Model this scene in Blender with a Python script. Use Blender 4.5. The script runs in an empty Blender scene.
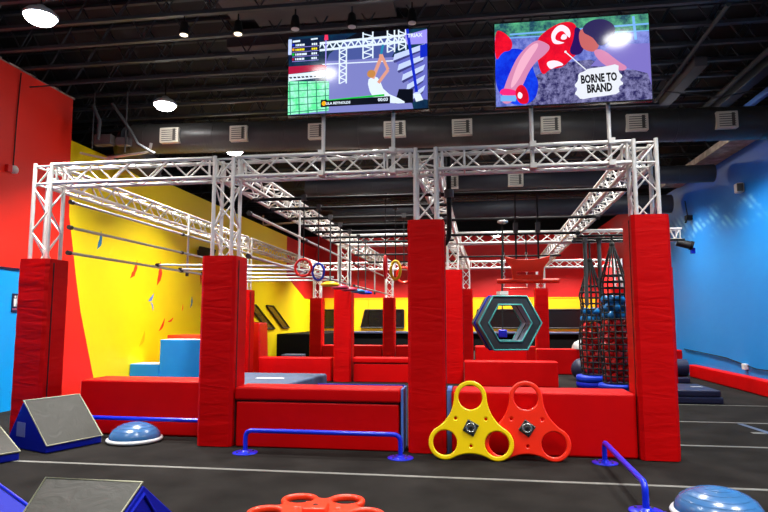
import bpy, math, random
from mathutils import Vector, Matrix
random.seed(7)
PI = math.pi
SC = bpy.context.scene
COL = SC.collection
ORG = {}

# ---------------------------------------------------------------- materials
def lin(c):
    return tuple(((v/255.0)/12.92 if v/255.0 <= .04045 else ((v/255.0+.055)/1.055)**2.4) for v in c)
def newmat(name):
    m = bpy.data.materials.new(name); m.use_nodes = True
    nt = m.node_tree; b = nt.nodes['Principled BSDF']
    return m, nt, b
def mat(name, rgb, rough=.5, metal=0., spec=.5, var=0., vscale=4., bump=0., bscale=(20, 20, 20), coat=0., bdist=.01, bdetail=4.):
    m, nt, b = newmat(name)
    c = lin(rgb)
    b.inputs['Base Color'].default_value = (*c, 1)
    b.inputs['Roughness'].default_value = rough
    b.inputs['Metallic'].default_value = metal
    b.inputs['Specular IOR Level'].default_value = spec
    b.inputs['Coat Weight'].default_value = coat
    b.inputs['Coat Roughness'].default_value = .2
    tc = nt.nodes.new('ShaderNodeTexCoord')
    if var > 0:
        n = nt.nodes.new('ShaderNodeTexNoise'); n.inputs['Scale'].default_value = vscale; n.inputs['Detail'].default_value = 5
        r = nt.nodes.new('ShaderNodeValToRGB')
        r.color_ramp.elements[0].position = .3; r.color_ramp.elements[1].position = .7
        r.color_ramp.elements[0].color = (*[v*(1-var) for v in c], 1)
        r.color_ramp.elements[1].color = (*[min(1, v*(1+var)) for v in c], 1)
        nt.links.new(tc.outputs['Object'], n.inputs['Vector'])
        nt.links.new(n.outputs['Fac'], r.inputs['Fac'])
        nt.links.new(r.outputs['Color'], b.inputs['Base Color'])
    if bump > 0:
        mp = nt.nodes.new('ShaderNodeMapping'); mp.inputs['Scale'].default_value = bscale
        n2 = nt.nodes.new('ShaderNodeTexNoise'); n2.inputs['Scale'].default_value = 1; n2.inputs['Detail'].default_value = bdetail
        n2.inputs['Distortion'].default_value = .8
        bp = nt.nodes.new('ShaderNodeBump'); bp.inputs['Strength'].default_value = bump; bp.inputs['Distance'].default_value = bdist
        nt.links.new(tc.outputs['Object'], mp.inputs['Vector']); nt.links.new(mp.outputs['Vector'], n2.inputs['Vector'])
        nt.links.new(n2.outputs['Fac'], bp.inputs['Height']); nt.links.new(bp.outputs['Normal'], b.inputs['Normal'])
    return m
def emis(name, rgb, s=1., gloss=False, var=0., vscale=20., rgb2=None):
    m, nt, b = newmat(name)
    c = lin(rgb)
    b.inputs['Base Color'].default_value = (0.004, .004, .004, 1)
    b.inputs['Emission Color'].default_value = (*c, 1)
    b.inputs['Emission Strength'].default_value = s
    b.inputs['Roughness'].default_value = .12 if gloss else .5
    if var > 0:
        tc = nt.nodes.new('ShaderNodeTexCoord')
        n = nt.nodes.new('ShaderNodeTexNoise'); n.inputs['Scale'].default_value = vscale; n.inputs['Detail'].default_value = 6; n.inputs['Roughness'].default_value = .7
        r = nt.nodes.new('ShaderNodeValToRGB')
        c2 = lin(rgb2)
        r.color_ramp.elements[0].position = .4; r.color_ramp.elements[1].position = .62
        r.color_ramp.elements[0].color = (*c, 1); r.color_ramp.elements[1].color = (*c2, 1)
        nt.links.new(tc.outputs['Object'], n.inputs['Vector']); nt.links.new(n.outputs['Fac'], r.inputs['Fac'])
        nt.links.new(r.outputs['Color'], b.inputs['Emission Color'])
    return m

M = {}
M['pad'] = mat('red_vinyl_column', (200, 0, 2), .5, spec=.14, var=.06, vscale=3, bump=.35, bscale=(2.2, 2.2, 9), bdist=.03, bdetail=2)
M['pad2'] = mat('red_vinyl_bench', (204, 0, 2), .48, spec=.16, var=.05, vscale=3, bump=.25, bscale=(5, 4, 4), bdist=.02, bdetail=2)
M['seam'] = mat('dark_seam', (40, 4, 6), .8)
M['alu'] = mat('truss_aluminium', (232, 230, 224), .36, metal=.25, spec=.5, var=.05, vscale=8)
M['steel'] = mat('steel_pipe', (205, 204, 200), .35, metal=.35)
M['clamp'] = mat('clamp_metal', (66, 64, 66), .45, metal=.4)
M['black'] = mat('black_metal', (9, 9, 10), .65, spec=.25)
M['rope'] = mat('black_rope', (20, 20, 21), .8, bump=.5, bscale=(60, 60, 200))
M['greyrope'] = mat('grey_webbing', (62, 64, 66), .8, bump=.3, bscale=(60, 60, 60))
M['carpet'] = mat('charcoal_carpet', (35, 33, 31), .95, spec=.08, var=.35, vscale=2.2, bump=.6, bscale=(180, 180, 180), bdist=.004)
M['tape'] = mat('grey_tape', (112, 112, 106), .7, var=.12, vscale=6)
M['redwall'] = mat('red_wall_paint', (244, 36, 14), .5, var=.05, vscale=.6, bump=.08, bscale=(1, 3, 3), bdist=.02)
M['backred'] = mat('red_back_wall_paint', (196, 8, 8), .6, var=.05, vscale=.6)
M['yellow'] = mat('yellow_wall_paint', (255, 226, 0), .5, var=.03, vscale=.8)
M['yellowpad'] = mat('yellow_padding', (255, 196, 0), .5, var=.04, vscale=.8)
M['bluewallL'] = mat('bright_blue_panel', (0, 160, 240), .4, var=.05, vscale=1)
M['ceil'] = mat('black_ceiling_paint', (16, 18, 20), .8, var=.2, vscale=1)
M['joist'] = mat('joist_paint', (46, 50, 56), .5, var=.15, vscale=1)
M['panelgrey'] = mat('grey_ceiling_panel', (78, 74, 74), .7, var=.08, vscale=1)
M['duct'] = mat('grey_spiral_duct', (70, 69, 67), .42, metal=.3, var=.1, vscale=2, bump=.5, bscale=(22, .2, .2), bdist=.01)
M['ductblack'] = mat('black_duct', (44, 46, 54), .55, var=.1, vscale=2)
M['vent'] = mat('cream_vent', (214, 208, 190), .5)
M['ventdark'] = mat('vent_dark_slot', (70, 66, 58), .6)
M['insul'] = mat('torn_insulation', (165, 150, 134), .9, var=.4, vscale=6, bump=.5, bscale=(12, 12, 12), bdist=.03)
M['bluepaint'] = mat('blue_powder_coat', (10, 42, 214), .3, spec=.5, coat=.3)
M['bluevinyl'] = mat('blue_vinyl', (6, 26, 165), .6, spec=.2, var=.05, bump=.2, bscale=(8, 8, 8))
M['bluepad'] = mat('royal_blue_vinyl', (10, 56, 200), .4)
M['ltblue'] = mat('light_blue_vinyl', (90, 140, 230), .4)
M['greyvinyl'] = mat('grey_vinyl', (58, 58, 53), .55, spec=.3, var=.06, vscale=3, bump=.5, bscale=(5, 7, 5), bdist=.02)
M['greypiping'] = mat('pale_piping', (160, 160, 135), .5)
M['patch'] = mat('pale_patch', (120, 130, 190), .6)
M['navy'] = mat('navy_vinyl', (28, 32, 62), .45, var=.08, bump=.3, bscale=(5, 5, 5))
M['matblue'] = mat('slate_blue_vinyl', (66, 84, 112), .5, var=.12, vscale=5, bump=.5, bscale=(6, 6, 6), bdist=.02)
M['cyanstep'] = mat('cyan_foam_block', (0, 152, 255), .45, var=.03)
M['white'] = mat('white_paint', (232, 232, 228), .45)
M['orange'] = mat('orange_foam', (250, 56, 12), .5)
M['yplastic'] = mat('yellow_plastic', (255, 218, 0), .3, coat=.3)
M['oplastic'] = mat('orange_plastic', (255, 44, 14), .3, coat=.3)
M['oplastic2'] = mat('orange_plastic_pale', (255, 62, 24), .32, coat=.3)
M['bearing'] = mat('bearing_steel', (84, 92, 92), .35, metal=.7, var=.2, vscale=30)
M['bearingring'] = mat('bearing_ring', (170, 176, 174), .25, metal=.8)
M['hole'] = mat('hole_dark', (60, 12, 8), .7)
M['bosu'] = mat('pearl_blue_rubber', (54, 104, 156), .25, coat=.4, var=.12, vscale=4)
M['bosurim'] = mat('pale_rim', (205, 208, 208), .4)
M['redring'] = mat('red_ring', (226, 18, 16), .35)
M['bluering'] = mat('blue_ring', (14, 50, 190), .35)
M['yellowring'] = mat('yellow_ring', (238, 196, 10), .35)
M['pinkdisc'] = mat('magenta_disc', (170, 30, 70), .4)
M['cyandisc'] = mat('teal_disc', (20, 120, 170), .4)
M['chain'] = mat('chain_steel', (205, 205, 200), .3, metal=.5)
M['hexgrey'] = mat('hex_dark_vinyl', (56, 66, 68), .4, var=.25, vscale=4, bump=.4, bscale=(5, 5, 5))
M['hexteal'] = mat('hex_teal_piping', (80, 185, 180), .4)
M['hexinner'] = mat('hex_inner_vinyl', (120, 140, 160), .45)
M['redball'] = mat('red_ball', (214, 20, 18), .3, coat=.3)
M['blueball'] = mat('blue_ball', (14, 120, 190), .3, coat=.3)
M['glassdark'] = mat('dark_opening_glass', (14, 15, 15), .25)
M['frameblack'] = mat('black_window_frame', (24, 22, 20), .5)
M['ledge'] = mat('slate_ledge_pad', (48, 56, 84), .45)
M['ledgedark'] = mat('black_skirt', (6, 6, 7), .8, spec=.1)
M['bezel'] = mat('tv_bezel', (14, 14, 16), .25)
M['sign'] = mat('navy_sign', (6, 24, 60), .4)
M['signpink'] = mat('sign_lettering', (235, 120, 150), .5)
M['speaker'] = mat('black_speaker', (16, 16, 18), .55)
M['lamphouse'] = mat('lamp_housing', (200, 200, 200), .5)
M['lampglow'] = emis('lamp_diffuser', (255, 255, 255), 32)
M['spotglow'] = emis('spot_lens', (255, 236, 205), 2.2)
M['crackred'] = mat('red_scuffed_pad', (235, 20, 10), .35, coat=.3, bump=.6, bscale=(6, 6, 6), bdist=.03)

# right wall: painted mural, navy above and cyan below, pale strut lines
def mural():
    m, nt, b = newmat('blue_mural_paint')
    N = nt.nodes.new; Lk = nt.links.new
    tc = N('ShaderNodeTexCoord'); sp = N('ShaderNodeSeparateXYZ'); Lk(tc.outputs['Object'], sp.inputs[0])
    n = N('ShaderNodeTexNoise'); n.inputs['Scale'].default_value = .9; n.inputs['Detail'].default_value = 4; Lk(tc.outputs['Object'], n.inputs['Vector'])
    ad = N('ShaderNodeMath'); ad.operation = 'MULTIPLY_ADD'; Lk(n.outputs['Fac'], ad.inputs[0]); ad.inputs[1].default_value = .7; Lk(sp.outputs['Z'], ad.inputs[2])
    mr = N('ShaderNodeMapRange'); Lk(ad.outputs[0], mr.inputs[0]); mr.inputs[1].default_value = 3.2; mr.inputs[2].default_value = 5.0
    r = N('ShaderNodeValToRGB'); Lk(mr.outputs[0], r.inputs[0])
    e = r.color_ramp.elements
    e[0].position = 0; e[0].color = (*lin((0, 140, 224)), 1)
    e[1].position = 1; e[1].color = (*lin((4, 74, 170)), 1)
    x = e.new(.55); x.color = (*lin((14, 128, 214)), 1)
    # strut pattern: diagonal thin bands limited to a height band
    mp = N('ShaderNodeMapping'); mp.inputs['Rotation'].default_value = (.5, 0, 0); mp.inputs['Scale'].default_value = (1, .9, 2.2); Lk(tc.outputs['Object'], mp.inputs['Vector'])
    n2 = N('ShaderNodeTexNoise'); n2.inputs['Scale'].default_value = 1.7; n2.inputs['Detail'].default_value = 5; Lk(mp.outputs[0], n2.inputs['Vector'])
    w = N('ShaderNodeTexWave'); w.bands_direction = 'Y'; w.inputs['Scale'].default_value = 1.3; w.inputs['Distortion'].default_value = 1.2; Lk(mp.outputs[0], w.inputs['Vector'])
    bd = N('ShaderNodeMapRange'); Lk(sp.outputs['Z'], bd.inputs[0]); bd.inputs[1].default_value = 3.35; bd.inputs[2].default_value = 3.75
    bd2 = N('ShaderNodeMapRange'); Lk(sp.outputs['Z'], bd2.inputs[0]); bd2.inputs[1].default_value = 4.3; bd2.inputs[2].default_value = 4.0
    a = N('ShaderNodeMath'); a.operation = 'MULTIPLY'; Lk(bd.outputs[0], a.inputs[0]); Lk(bd2.outputs[0], a.inputs[1])
    gt = N('ShaderNodeMapRange'); Lk(n2.outputs['Fac'], gt.inputs[0]); gt.inputs[1].default_value = .45; gt.inputs[2].default_value = .68
    a2 = N('ShaderNodeMath'); a2.operation = 'MULTIPLY'; Lk(a.outputs[0], a2.inputs[0]); Lk(gt.outputs[0], a2.inputs[1])
    a3 = N('ShaderNodeMath'); a3.operation = 'MULTIPLY'; Lk(a2.outputs[0], a3.inputs[0]); Lk(w.outputs['Fac'], a3.inputs[1])
    mx = N('ShaderNodeMixRGB'); Lk(a3.outputs[0], mx.inputs[0]); Lk(r.outputs[0], mx.inputs[1]); mx.inputs[2].default_value = (*lin((120, 200, 240)), 1)
    Lk(mx.outputs[0], b.inputs['Base Color'])
    b.inputs['Roughness'].default_value = .45
    return m
M['mural'] = mural()

# ---------------------------------------------------------------- mesh builder
class MB:
    def __init__(s): s.v = []; s.f = []; s.m = []; s.sm = []
    def add(s, vs, fs, mi=0, smooth=False):
        o = len(s.v); s.v += [tuple(v) for v in vs]
        for f in fs: s.f.append(tuple(i+o for i in f)); s.m.append(mi); s.sm.append(smooth)
        return s
    def box(s, a, b, mi=0):
        (x0, y0, z0), (x1, y1, z1) = a, b
        return s.add([(x0,y0,z0),(x1,y0,z0),(x1,y1,z0),(x0,y1,z0),(x0,y0,z1),(x1,y0,z1),(x1,y1,z1),(x0,y1,z1)],
                     [(0,3,2,1),(4,5,6,7),(0,1,5,4),(1,2,6,5),(2,3,7,6),(3,0,4,7)], mi)
    def prism(s, poly, ax, a, b, mi=0):
        # poly: 2D points in the plane across axis ax, swept from a to b
        n = len(poly)
        def P(p, t): return {'x': (t, p[0], p[1]), 'y': (p[0], t, p[1]), 'z': (p[0], p[1], t)}[ax]
        vs = [P(p, a) for p in poly]+[P(p, b) for p in poly]
        fs = [tuple(range(n))[::-1], tuple(range(n, 2*n))]+[(i, (i+1) % n, (i+1) % n+n, i+n) for i in range(n)]
        return s.add(vs, fs, mi)
    def tube(s, pts, r, n=8, mi=0, closed=False, caps=True):
        pts = [Vector(p) for p in pts]; k = len(pts); rings = []
        rr = r if isinstance(r, (list, tuple)) else [r]*k
        prev = None
        for i in range(k):
            if closed: d = (pts[(i+1) % k]-pts[i-1])
            else: d = pts[min(i+1, k-1)]-pts[max(i-1, 0)]
            d.normalize()
            if prev is None:
                u = d.cross(Vector((0, 0, 1)))
                if u.length < .05: u = d.cross(Vector((0, 1, 0)))
            else:
                u = prev-d*prev.dot(d)
                if u.length < 1e-4: u = d.orthogonal()
            u.normalize(); prev = u; w = d.cross(u)
            rings.append([pts[i]+(u*math.cos(2*PI*j/n)+w*math.sin(2*PI*j/n))*rr[i] for j in range(n)])
        vs = [v for q in rings for v in q]; fs = []
        for i in range(k if closed else k-1):
            a = i*n; b = ((i+1) % k)*n
            for j in range(n): fs.append((a+j, a+(j+1) % n, b+(j+1) % n, b+j))
        s.add(vs, fs, mi, True)
        if caps and not closed:
            s.add(rings[0], [tuple(range(n))[::-1]], mi); s.add(rings[-1], [tuple(range(n))], mi)
        return s
    def lathe(s, prof, c=(0, 0, 0), n=24, mi=0, ax='z'):
        vs = []; k = len(prof)
        for r, z in prof:
            for j in range(n):
                a = 2*PI*j/n; p = (r*math.cos(a), r*math.sin(a), z)
                if ax == 'y': p = (p[0], -p[2], p[1])
                if ax == 'x': p = (p[2], p[0], p[1])
                vs.append((p[0]+c[0], p[1]+c[1], p[2]+c[2]))
        fs = [(i*n+j, i*n+(j+1) % n, (i+1)*n+(j+1) % n, (i+1)*n+j) for i in range(k-1) for j in range(n)]
        s.add(vs, fs, mi, True)
        s.add(vs[:n], [tuple(range(n))[::-1]], mi); s.add(vs[-n:], [tuple(range(n))], mi)
        return s
    def ball(s, c, r, n=10, mi=0):
        return s.lathe([(max(.001, r*math.sin(PI*i/n)), -r*math.cos(PI*i/n)) for i in range(n+1)], c, n+4, mi)
    def torus(s, c, R, r, ax='y', n=32, k=8, mi=0, sx=1., sz=1.):
        pts = []
        for i in range(n):
            a = 2*PI*i/n; u, w = R*math.cos(a)*sx, R*math.sin(a)*sz
            pts.append({'y': (c[0]+u, c[1], c[2]+w), 'x': (c[0], c[1]+u, c[2]+w), 'z': (c[0]+u, c[1]+w, c[2])}[ax])
        return s.tube(pts, r, k, mi, closed=True)
    def mesh(s, me, mx, mi=0):
        s.add([mx @ v.co for v in me.vertices], [tuple(p.vertices) for p in me.polygons], mi)
        return s
    def build(s, name, mats, parent=None, world=False, bevel=0., seg=2):
        if not isinstance(mats, (list, tuple)): mats = [mats]
        off = Vector((0, 0, 0))
        if world and parent is not None: off = Vector(ORG[parent.name])
        me = bpy.data.meshes.new(name)
        me.from_pydata([tuple(Vector(v)-off) for v in s.v], [], s.f)
        for m in mats: me.materials.append(m)
        me.polygons.foreach_set('material_index', s.m)
        me.polygons.foreach_set('use_smooth', s.sm)
        me.update()
        o = bpy.data.objects.new(name, me); COL.objects.link(o)
        if parent is not None: o.parent = parent; ORG[o.name] = ORG[parent.name]
        else: ORG[o.name] = (0, 0, 0)
        if bevel:
            md = o.modifiers.new('bevel', 'BEVEL'); md.width = bevel; md.segments = seg; md.limit_method = 'ANGLE'
            for p in me.polygons: p.use_smooth = True
            wn = o.modifiers.new('wn', 'WEIGHTED_NORMAL'); wn.keep_sharp = True
        return o

def tag(o, label, cat, group=None):
    o['label'] = label; o['category'] = cat
    if group: o['group'] = group
    return o
def thing(name, label, cat, loc=(0, 0, 0), rz=0., group=None):
    o = bpy.data.objects.new(name, None); COL.objects.link(o)
    o.empty_display_size = .1; o.location = loc; o.rotation_euler = (0, 0, rz)
    ORG[o.name] = tuple(loc)
    return tag(o, label, cat, group)
def base_tag(o, label, cat, group=None, stand=None):
    # a one-mesh thing: move its origin to its base
    me = o.data; xs = [v.co for v in me.vertices]
    c = Vector(((min(v.x for v in xs)+max(v.x for v in xs))/2, (min(v.y for v in xs)+max(v.y for v in xs))/2, min(v.z for v in xs)))
    me.transform(Matrix.Translation(-c)); o.location = Vector(o.location)+c
    return tag(o, label, cat, group)
def struct(o): o['kind'] = 'structure'; return o
def dup(root, loc, rz, label, group=None):
    r = root.copy(); COL.objects.link(r); r.location = loc; r.rotation_euler = (0, 0, rz)
    r['label'] = label
    if group: r['group'] = group
    for ch in list(root.children):
        c = ch.copy(); COL.objects.link(c); c.parent = r
        for g in ch.children:
            d = g.copy(); COL.objects.link(d); d.parent = c
    return r
def curve_mesh(splines, depth, bev=0., res=2):
    cu = bpy.data.curves.new('plate', 'CURVE'); cu.dimensions = '2D'; cu.fill_mode = 'BOTH'
    cu.extrude = depth/2-bev; cu.bevel_depth = bev; cu.bevel_resolution = res
    for pts in splines:
        sp = cu.splines.new('POLY'); sp.points.add(len(pts)-1); sp.use_cyclic_u = True
        for i, p in enumerate(pts): sp.points[i].co = (p[0], p[1], 0, 1)
    o = bpy.data.objects.new('plate', cu); COL.objects.link(o)
    dg = bpy.context.evaluated_depsgraph_get(); me = bpy.data.meshes.new_from_object(o.evaluated_get(dg))
    bpy.data.objects.remove(o); bpy.data.curves.remove(cu)
    return me
def text_mesh(txt, size, spacing=1., bold=0., xs=1.):
    cu = bpy.data.curves.new('words', 'FONT'); cu.body = txt; cu.size = size; cu.align_x = 'CENTER'; cu.align_y = 'CENTER'
    cu.space_character = spacing; cu.offset = bold; cu.resolution_u = 2
    o = bpy.data.objects.new('words', cu); COL.objects.link(o)
    dg = bpy.context.evaluated_depsgraph_get(); me = bpy.data.meshes.new_from_object(o.evaluated_get(dg))
    bpy.data.objects.remove(o); bpy.data.curves.remove(cu)
    me.transform(Matrix.Diagonal((xs, 1, 1, 1)))
    return me
def circ(cx, cy, r, n=28, cw=False):
    q = [(cx+r*math.cos(2*PI*i/n), cy+r*math.sin(2*PI*i/n)) for i in range(n)]
    return q[::-1] if cw else q

# ---------------------------------------------------------------- camera
cam = bpy.data.cameras.new('camera'); co = bpy.data.objects.new('camera', cam); COL.objects.link(co)
cam.sensor_width = 36; cam.lens = 590*36/768; cam.clip_end = 200
co.location = (0, 0, 1.5)
co.rotation_euler = (PI/2+math.radians(5.95), 0, math.radians(8.25))
SC.camera = co

# ---------------------------------------------------------------- setting
fl = struct(MB().box((-14, -6, -.2), (9, 30, 0)).build('floor', M['carpet']))
for (x0, x1, y, w) in ((-4.9, 5.4, 5.76, .055), (2.35, 5.4, 7.58, .055), (2.3, 5.4, 9.27, .05), (2.3, 5.4, 11.05, .04)):
    MB().box((x0, y-w/2, 0), (x1, y+w/2, .004)).build('tape_line', M['tape'], fl)
MB().add([(3.72, 9.2, .003), (3.8, 9.2, .003), (3.98, 7.75, .003), (3.87, 7.75, .003)], [(0, 3, 2, 1)]).build('tape_line', M['matblue'], fl)
for (x, y) in ((3.62, 8.45),):
    MB().box((x, y, 0), (x+.16, y+.1, .004)).build('tape_patch', M['tape'], fl)

def wall_prism(name, poly, x0, x1, m, ax='x'):
    return struct(MB().prism(poly, ax, x0, x1).build(name, m))
bnd = [(9.95, 5.65), (9.97, 4.4), (10.02, 3.4), (10.14, 2.95), (10.3, 2.3), (10.5, 1.6), (10.75, .95), (10.98, .36), (11.1, 0)]
wl = wall_prism('wall_left', [(-6, 0), (-6, 5.65)]+bnd, -7.65, -7.45, M['redwall'])
bb = [(9.95, 4.85)]+bnd[1:]
yl = MB().prism(bb[::-1]+[(23.4, 4.85), (23.4, 3.2), (26.2, 2.35), (30, 2.35), (30, 0)], 'x', -7.65, -7.45).build('painted_section', M['yellow'], wl, world=True)
MB().prism([(23.4, 4.85), (30, 4.85), (30, 2.35), (26.2, 2.35), (23.4, 3.2)], 'x', -7.65, -7.45).build('painted_section', M['backred'], wl, world=True)
MB().box((-7.45, -6, 0), (-7.40, 9.35, 2.28)).build('blue_panel', M['bluewallL'], wl)
MB().box((-7.45, -6, 2.28), (-7.38, 9.35, 2.31)).build('panel_cap', M['sign'], wl)
# plaster crumbs along the top edge
e = MB()
for i in range(40):
    y = 4+i*.15; e.box((-7.66, y, 5.65), (-7.44, y+.14, 5.65+random.uniform(.01, .05)))
e.build('rough_top_edge', M['insul'], wl)
# paint marks on the yellow wall (Y, z, length, angle, colour)
marks = [(11.0, 3.05, .5, 75, 'cyandisc'), (12.3, 2.55, .62, 60, 'orange'), (13.4, 2.55, .75, 78, 'orange'), (13.05, 1.95, .4, 40, 'ltblue'),
         (13.1, 1.78, .3, 120, 'ltblue'), (14.6, 2.75, .25, 85, 'cyandisc'), (15.6, 2.6, .45, 105, 'redring'), (16.5, 2.5, .4, 80, 'cyandisc'),
         (17.9, 2.35, .5, 82, 'orange'), (15.1, 1.9, .4, 78, 'cyandisc'), (14.6, 1.75, .22, 80, 'orange'), (15.9, 1.95, .16, 85, 'orange'),
         (13.6, 1.3, .5, 50, 'orange'), (14.0, 1.42, .35, 20, 'orange'), (15.8, 1.2, .4, 50, 'orange'), (16.3, 1.28, .3, 130, 'orange'), (12.75, 1.0, .5, 60, 'yellowring')]
for (y, z, L, a, c) in marks:
    a = math.radians(a); d = Vector((math.cos(a), math.sin(a))); n = Vector((-d.y, d.x)); p = Vector((y, z)); k = 7; L *= .8
    up = []; dn = []
    for i in range(k+1):
        t = i/k; w = .085*L*1.5*math.sin(PI*min(1, t*1.05))**.8*random.uniform(.6, 1.2)
        q = p+d*(t-.5)*L+n*.12*L*(t-.5)**2*4; up.append(q+n*w); dn.append(q-n*w)
    po = [(q.x, q.y) for q in up]+[(q.x, q.y) for q in dn[::-1]]
    MB().prism(po, 'x', -7.45, -7.444).build('paint_mark', M[c], wl)
# slanted dark openings on the far part of the left wall
for y0 in (19.1, 20.95):
    po = [(y0, 1.93), (y0+.8, 1.93), (y0+2.85, 1.08), (y0+2.0, 1.08)]
    MB().prism(po, 'x', -7.45, -7.42).build('opening', M['glassdark'], wl)
    fr = MB(); q = [(-7.41, p[0], p[1]) for p in po]+[(-7.41, po[0][0], po[0][1])]
    for i in range(4): fr.tube([q[i], q[i+1]], .03, 4)
    fr.build('opening_frame', M['frameblack'], wl)


wr = struct(MB().box((5.7, -6, 0), (5.9, 21.5, 5.05)).build('wall_right', M['mural']))
MB().box((5.7, 21.5, 0), (5.9, 28.2, 5.45)).build('red_section', M['backred'], wr)
wb = struct(MB().box((-8, 28, 2.4), (5.7, 28.2, 5.45)).build('wall_back', M['backred']))
MB().box((-8, 27.9, 0), (5.7, 28.2, 2.4)).build('yellow_padding', M['yellowpad'], wb)
MB().box((-8, 27.2, .75), (5.7, 27.9, .86)).build('ledge_top', M['ledge'], wb, bevel=.03)
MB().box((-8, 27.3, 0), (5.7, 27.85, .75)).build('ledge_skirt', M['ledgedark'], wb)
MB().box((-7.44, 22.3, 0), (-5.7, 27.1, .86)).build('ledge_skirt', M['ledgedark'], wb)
def opening(x0, x1, s0, s1):
    po = [(x0, 1.86), (x1, 1.86), (x1+s1, 1.02), (x0+s0, 1.02)]
    MB().prism(po, 'y', 27.86, 27.9).build('opening', M['glassdark'], wb)
    fr = MB(); q = [(p[0], 27.84, p[1]) for p in po]; q.append(q[0])
    for i in range(4): fr.tube([q[i], q[i+1]], .035, 4)
    fr.build('opening_frame', M['frameblack'], wb)
opening(-7.4, -6.25, -.15, 0); opening(-4.95, -3.1, -.2, .0); opening(-2.6, -.9, 0, -.15); opening(.35, 2.7, -.1, .1); opening(2.95, 5.0, 0, .3)
for x in (-6.9, -4.8, -2.75, .15, 2.82):
    MB().box((x-.012, 27.86, .9), (x+.012, 27.9, 2.4)).build('padding_seam', M['frameblack'] if False else M['yellowring'], wb)
MB().box((-8, 27.88, 2.38), (5.7, 27.98, 2.43)).build('padding_cap', M['yellowring'], wb)

ce = struct(MB().box((-14, -6, 6.4), (9, 30, 6.6)).build('ceiling', M['ceil']))
y = 4.75; k = 0
while y < 26:
    j = MB(); j.box((-14, y-.035, 5.70), (9, y+.035, 5.75)); j.box((-14, y-.035, 6.32), (9, y+.035, 6.37))
    x = -14
    while x < 9: j.tube([(x, y, 5.74), (x+.35, y, 6.33)], .013, 4, caps=False); j.tube([(x+.35, y, 6.33), (x+.7, y, 5.74)], .013, 4, caps=False); x += .7
    j.build('joist', M['joist'], ce); y += .66 if y < 12 else 1.32
MB().box((-3.5, 4.0, 5.98), (-.22, 8.1, 6.28)).build('ceiling_panel', M['panelgrey'], ce)
MB().box((-3.95, 8.95, 5.98), (-.9, 9.45, 6.28)).build('ceiling_panel', M['panelgrey'], ce)
MB().box((-3.1, 7.45, 5.9), (-1.0, 8.2, 5.95)).build('ceiling_panel', M['panelgrey'], ce)
struct(MB().box((-13.8, -6, 0), (-13.6, 30, 6.4)).build('wall_far_left', M['ceil']))
struct(MB().box((8.6, -6, 0), (8.8, 30, 6.4)).build('wall_far_right', M['ceil']))
struct(MB().box((-13.6, 29.6, 0), (8.6, 29.8, 6.4)).build('wall_far_back', M['ceil']))
t1 = struct(MB().box((5.2, 11.6, 5.02), (5.72, 16.8, 5.16)).build('trim_1', M['insul']))

# ---------------------------------------------------------------- low padded wall on the right
rb = thing('wall_base_pad', 'long low red pad running along the foot of the blue wall', 'pad', (5.62, 8, 0))
for a, b in ((2, 9.0), (9.02, 12.1), (12.12, 16.2)):
    MB().box((5.50, a, 0), (5.70, b, .31)).build('pad_section', M['pad2'], rb, world=True, bevel=.03)
cb = MB(); cb.tube([(5.68, 8, .46), (5.68, 11, .5), (5.68, 13.0, .47), (5.68, 14.4, .6), (5.68, 17, .66)], .012, 5)
tag(cb.build('wall_cable', M['black']), 'thin dark cable running low along the blue wall', 'cable')
base_tag(MB().box((5.62, 13.35, .42), (5.7, 13.5, .54)).build('wall_socket', M['white'], bevel=.01), 'small white socket box low on the blue wall', 'socket')
o = thing('wall_sensor', 'small white and dark sensor box high on the blue wall', 'sensor', (5.66, 13.1, 4.1))
MB().box((5.56, 13.02, 4.1), (5.70, 13.2, 4.3)).build('housing', M['white'], o, world=True, bevel=.02)
MB().box((5.55, 12.99, 4.12), (5.66, 13.03, 4.28)).build('lens', M['ventdark'], o, world=True)
o = thing('wall_bracket', 'small dark bracket hanging on the upper blue wall near the duct end', 'bracket', (5.6, 16, 3.9))
MB().box((5.55, 15.95, 4.0), (5.7, 16.1, 4.12)).build('plate', M['black'], o, world=True)
MB().tube([(5.6, 16, 4.05), (5.55, 16, 4.5)], .015, 5).tube([(5.58, 16, 4.05), (5.5, 15.9, 3.92)], .025, 5).build('rod', M['black'], o, world=True)

# ---------------------------------------------------------------- trusses
def truss_parts(root, p0, p1, S=.29, up=Vector((0, 0, 1)), rc=.025, rl=.0115, step=.27, world=True, rungs=()):
    p0 = Vector(p0); p1 = Vector(p1); d = (p1-p0); L = d.length; d.normalize()
    side = d.cross(up).normalized(); u2 = side.cross(d).normalized(); h = S/2-rc
    cs = [(-h, -h), (h, -h), (h, h), (-h, h)]
    for a, b in cs:
        q = side*a+u2*b
        MB().tube([p0+q, p1+q], rc, 8).build('chord', M['alu'], root, world=world)
    lt = MB(); n = max(2, int(round((L-.1)/step))); s = (L-.1)/n
    for f in range(4):
        A = cs[f]; B = cs[(f+1) % 4]
        for i in range(n):
            a, b = (A, B) if (i+f) % 2 == 0 else (B, A)
            lt.tube([p0+d*(.05+i*s)+side*a[0]+u2*a[1], p0+d*(.05+(i+1)*s)+side*b[0]+u2*b[1]], rl, 5, caps=False)
        for t in (.04, L-.04)+tuple(rungs):
            lt.tube([p0+d*t+side*A[0]+u2*A[1], p0+d*t+side*B[0]+u2*B[1]], rl*1.2, 5, caps=False)
    lt.build('lattice', M['alu'], root, world=world)
def beam(p0, p1, label, group=None, **k):
    mid = (Vector(p0)+Vector(p1))/2
    r = thing('truss_beam', label, 'truss', (mid.x, mid.y, mid.z), 0, group)
    truss_parts(r, p0, p1, **k); return r
ZT = 3.49-.145
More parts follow.
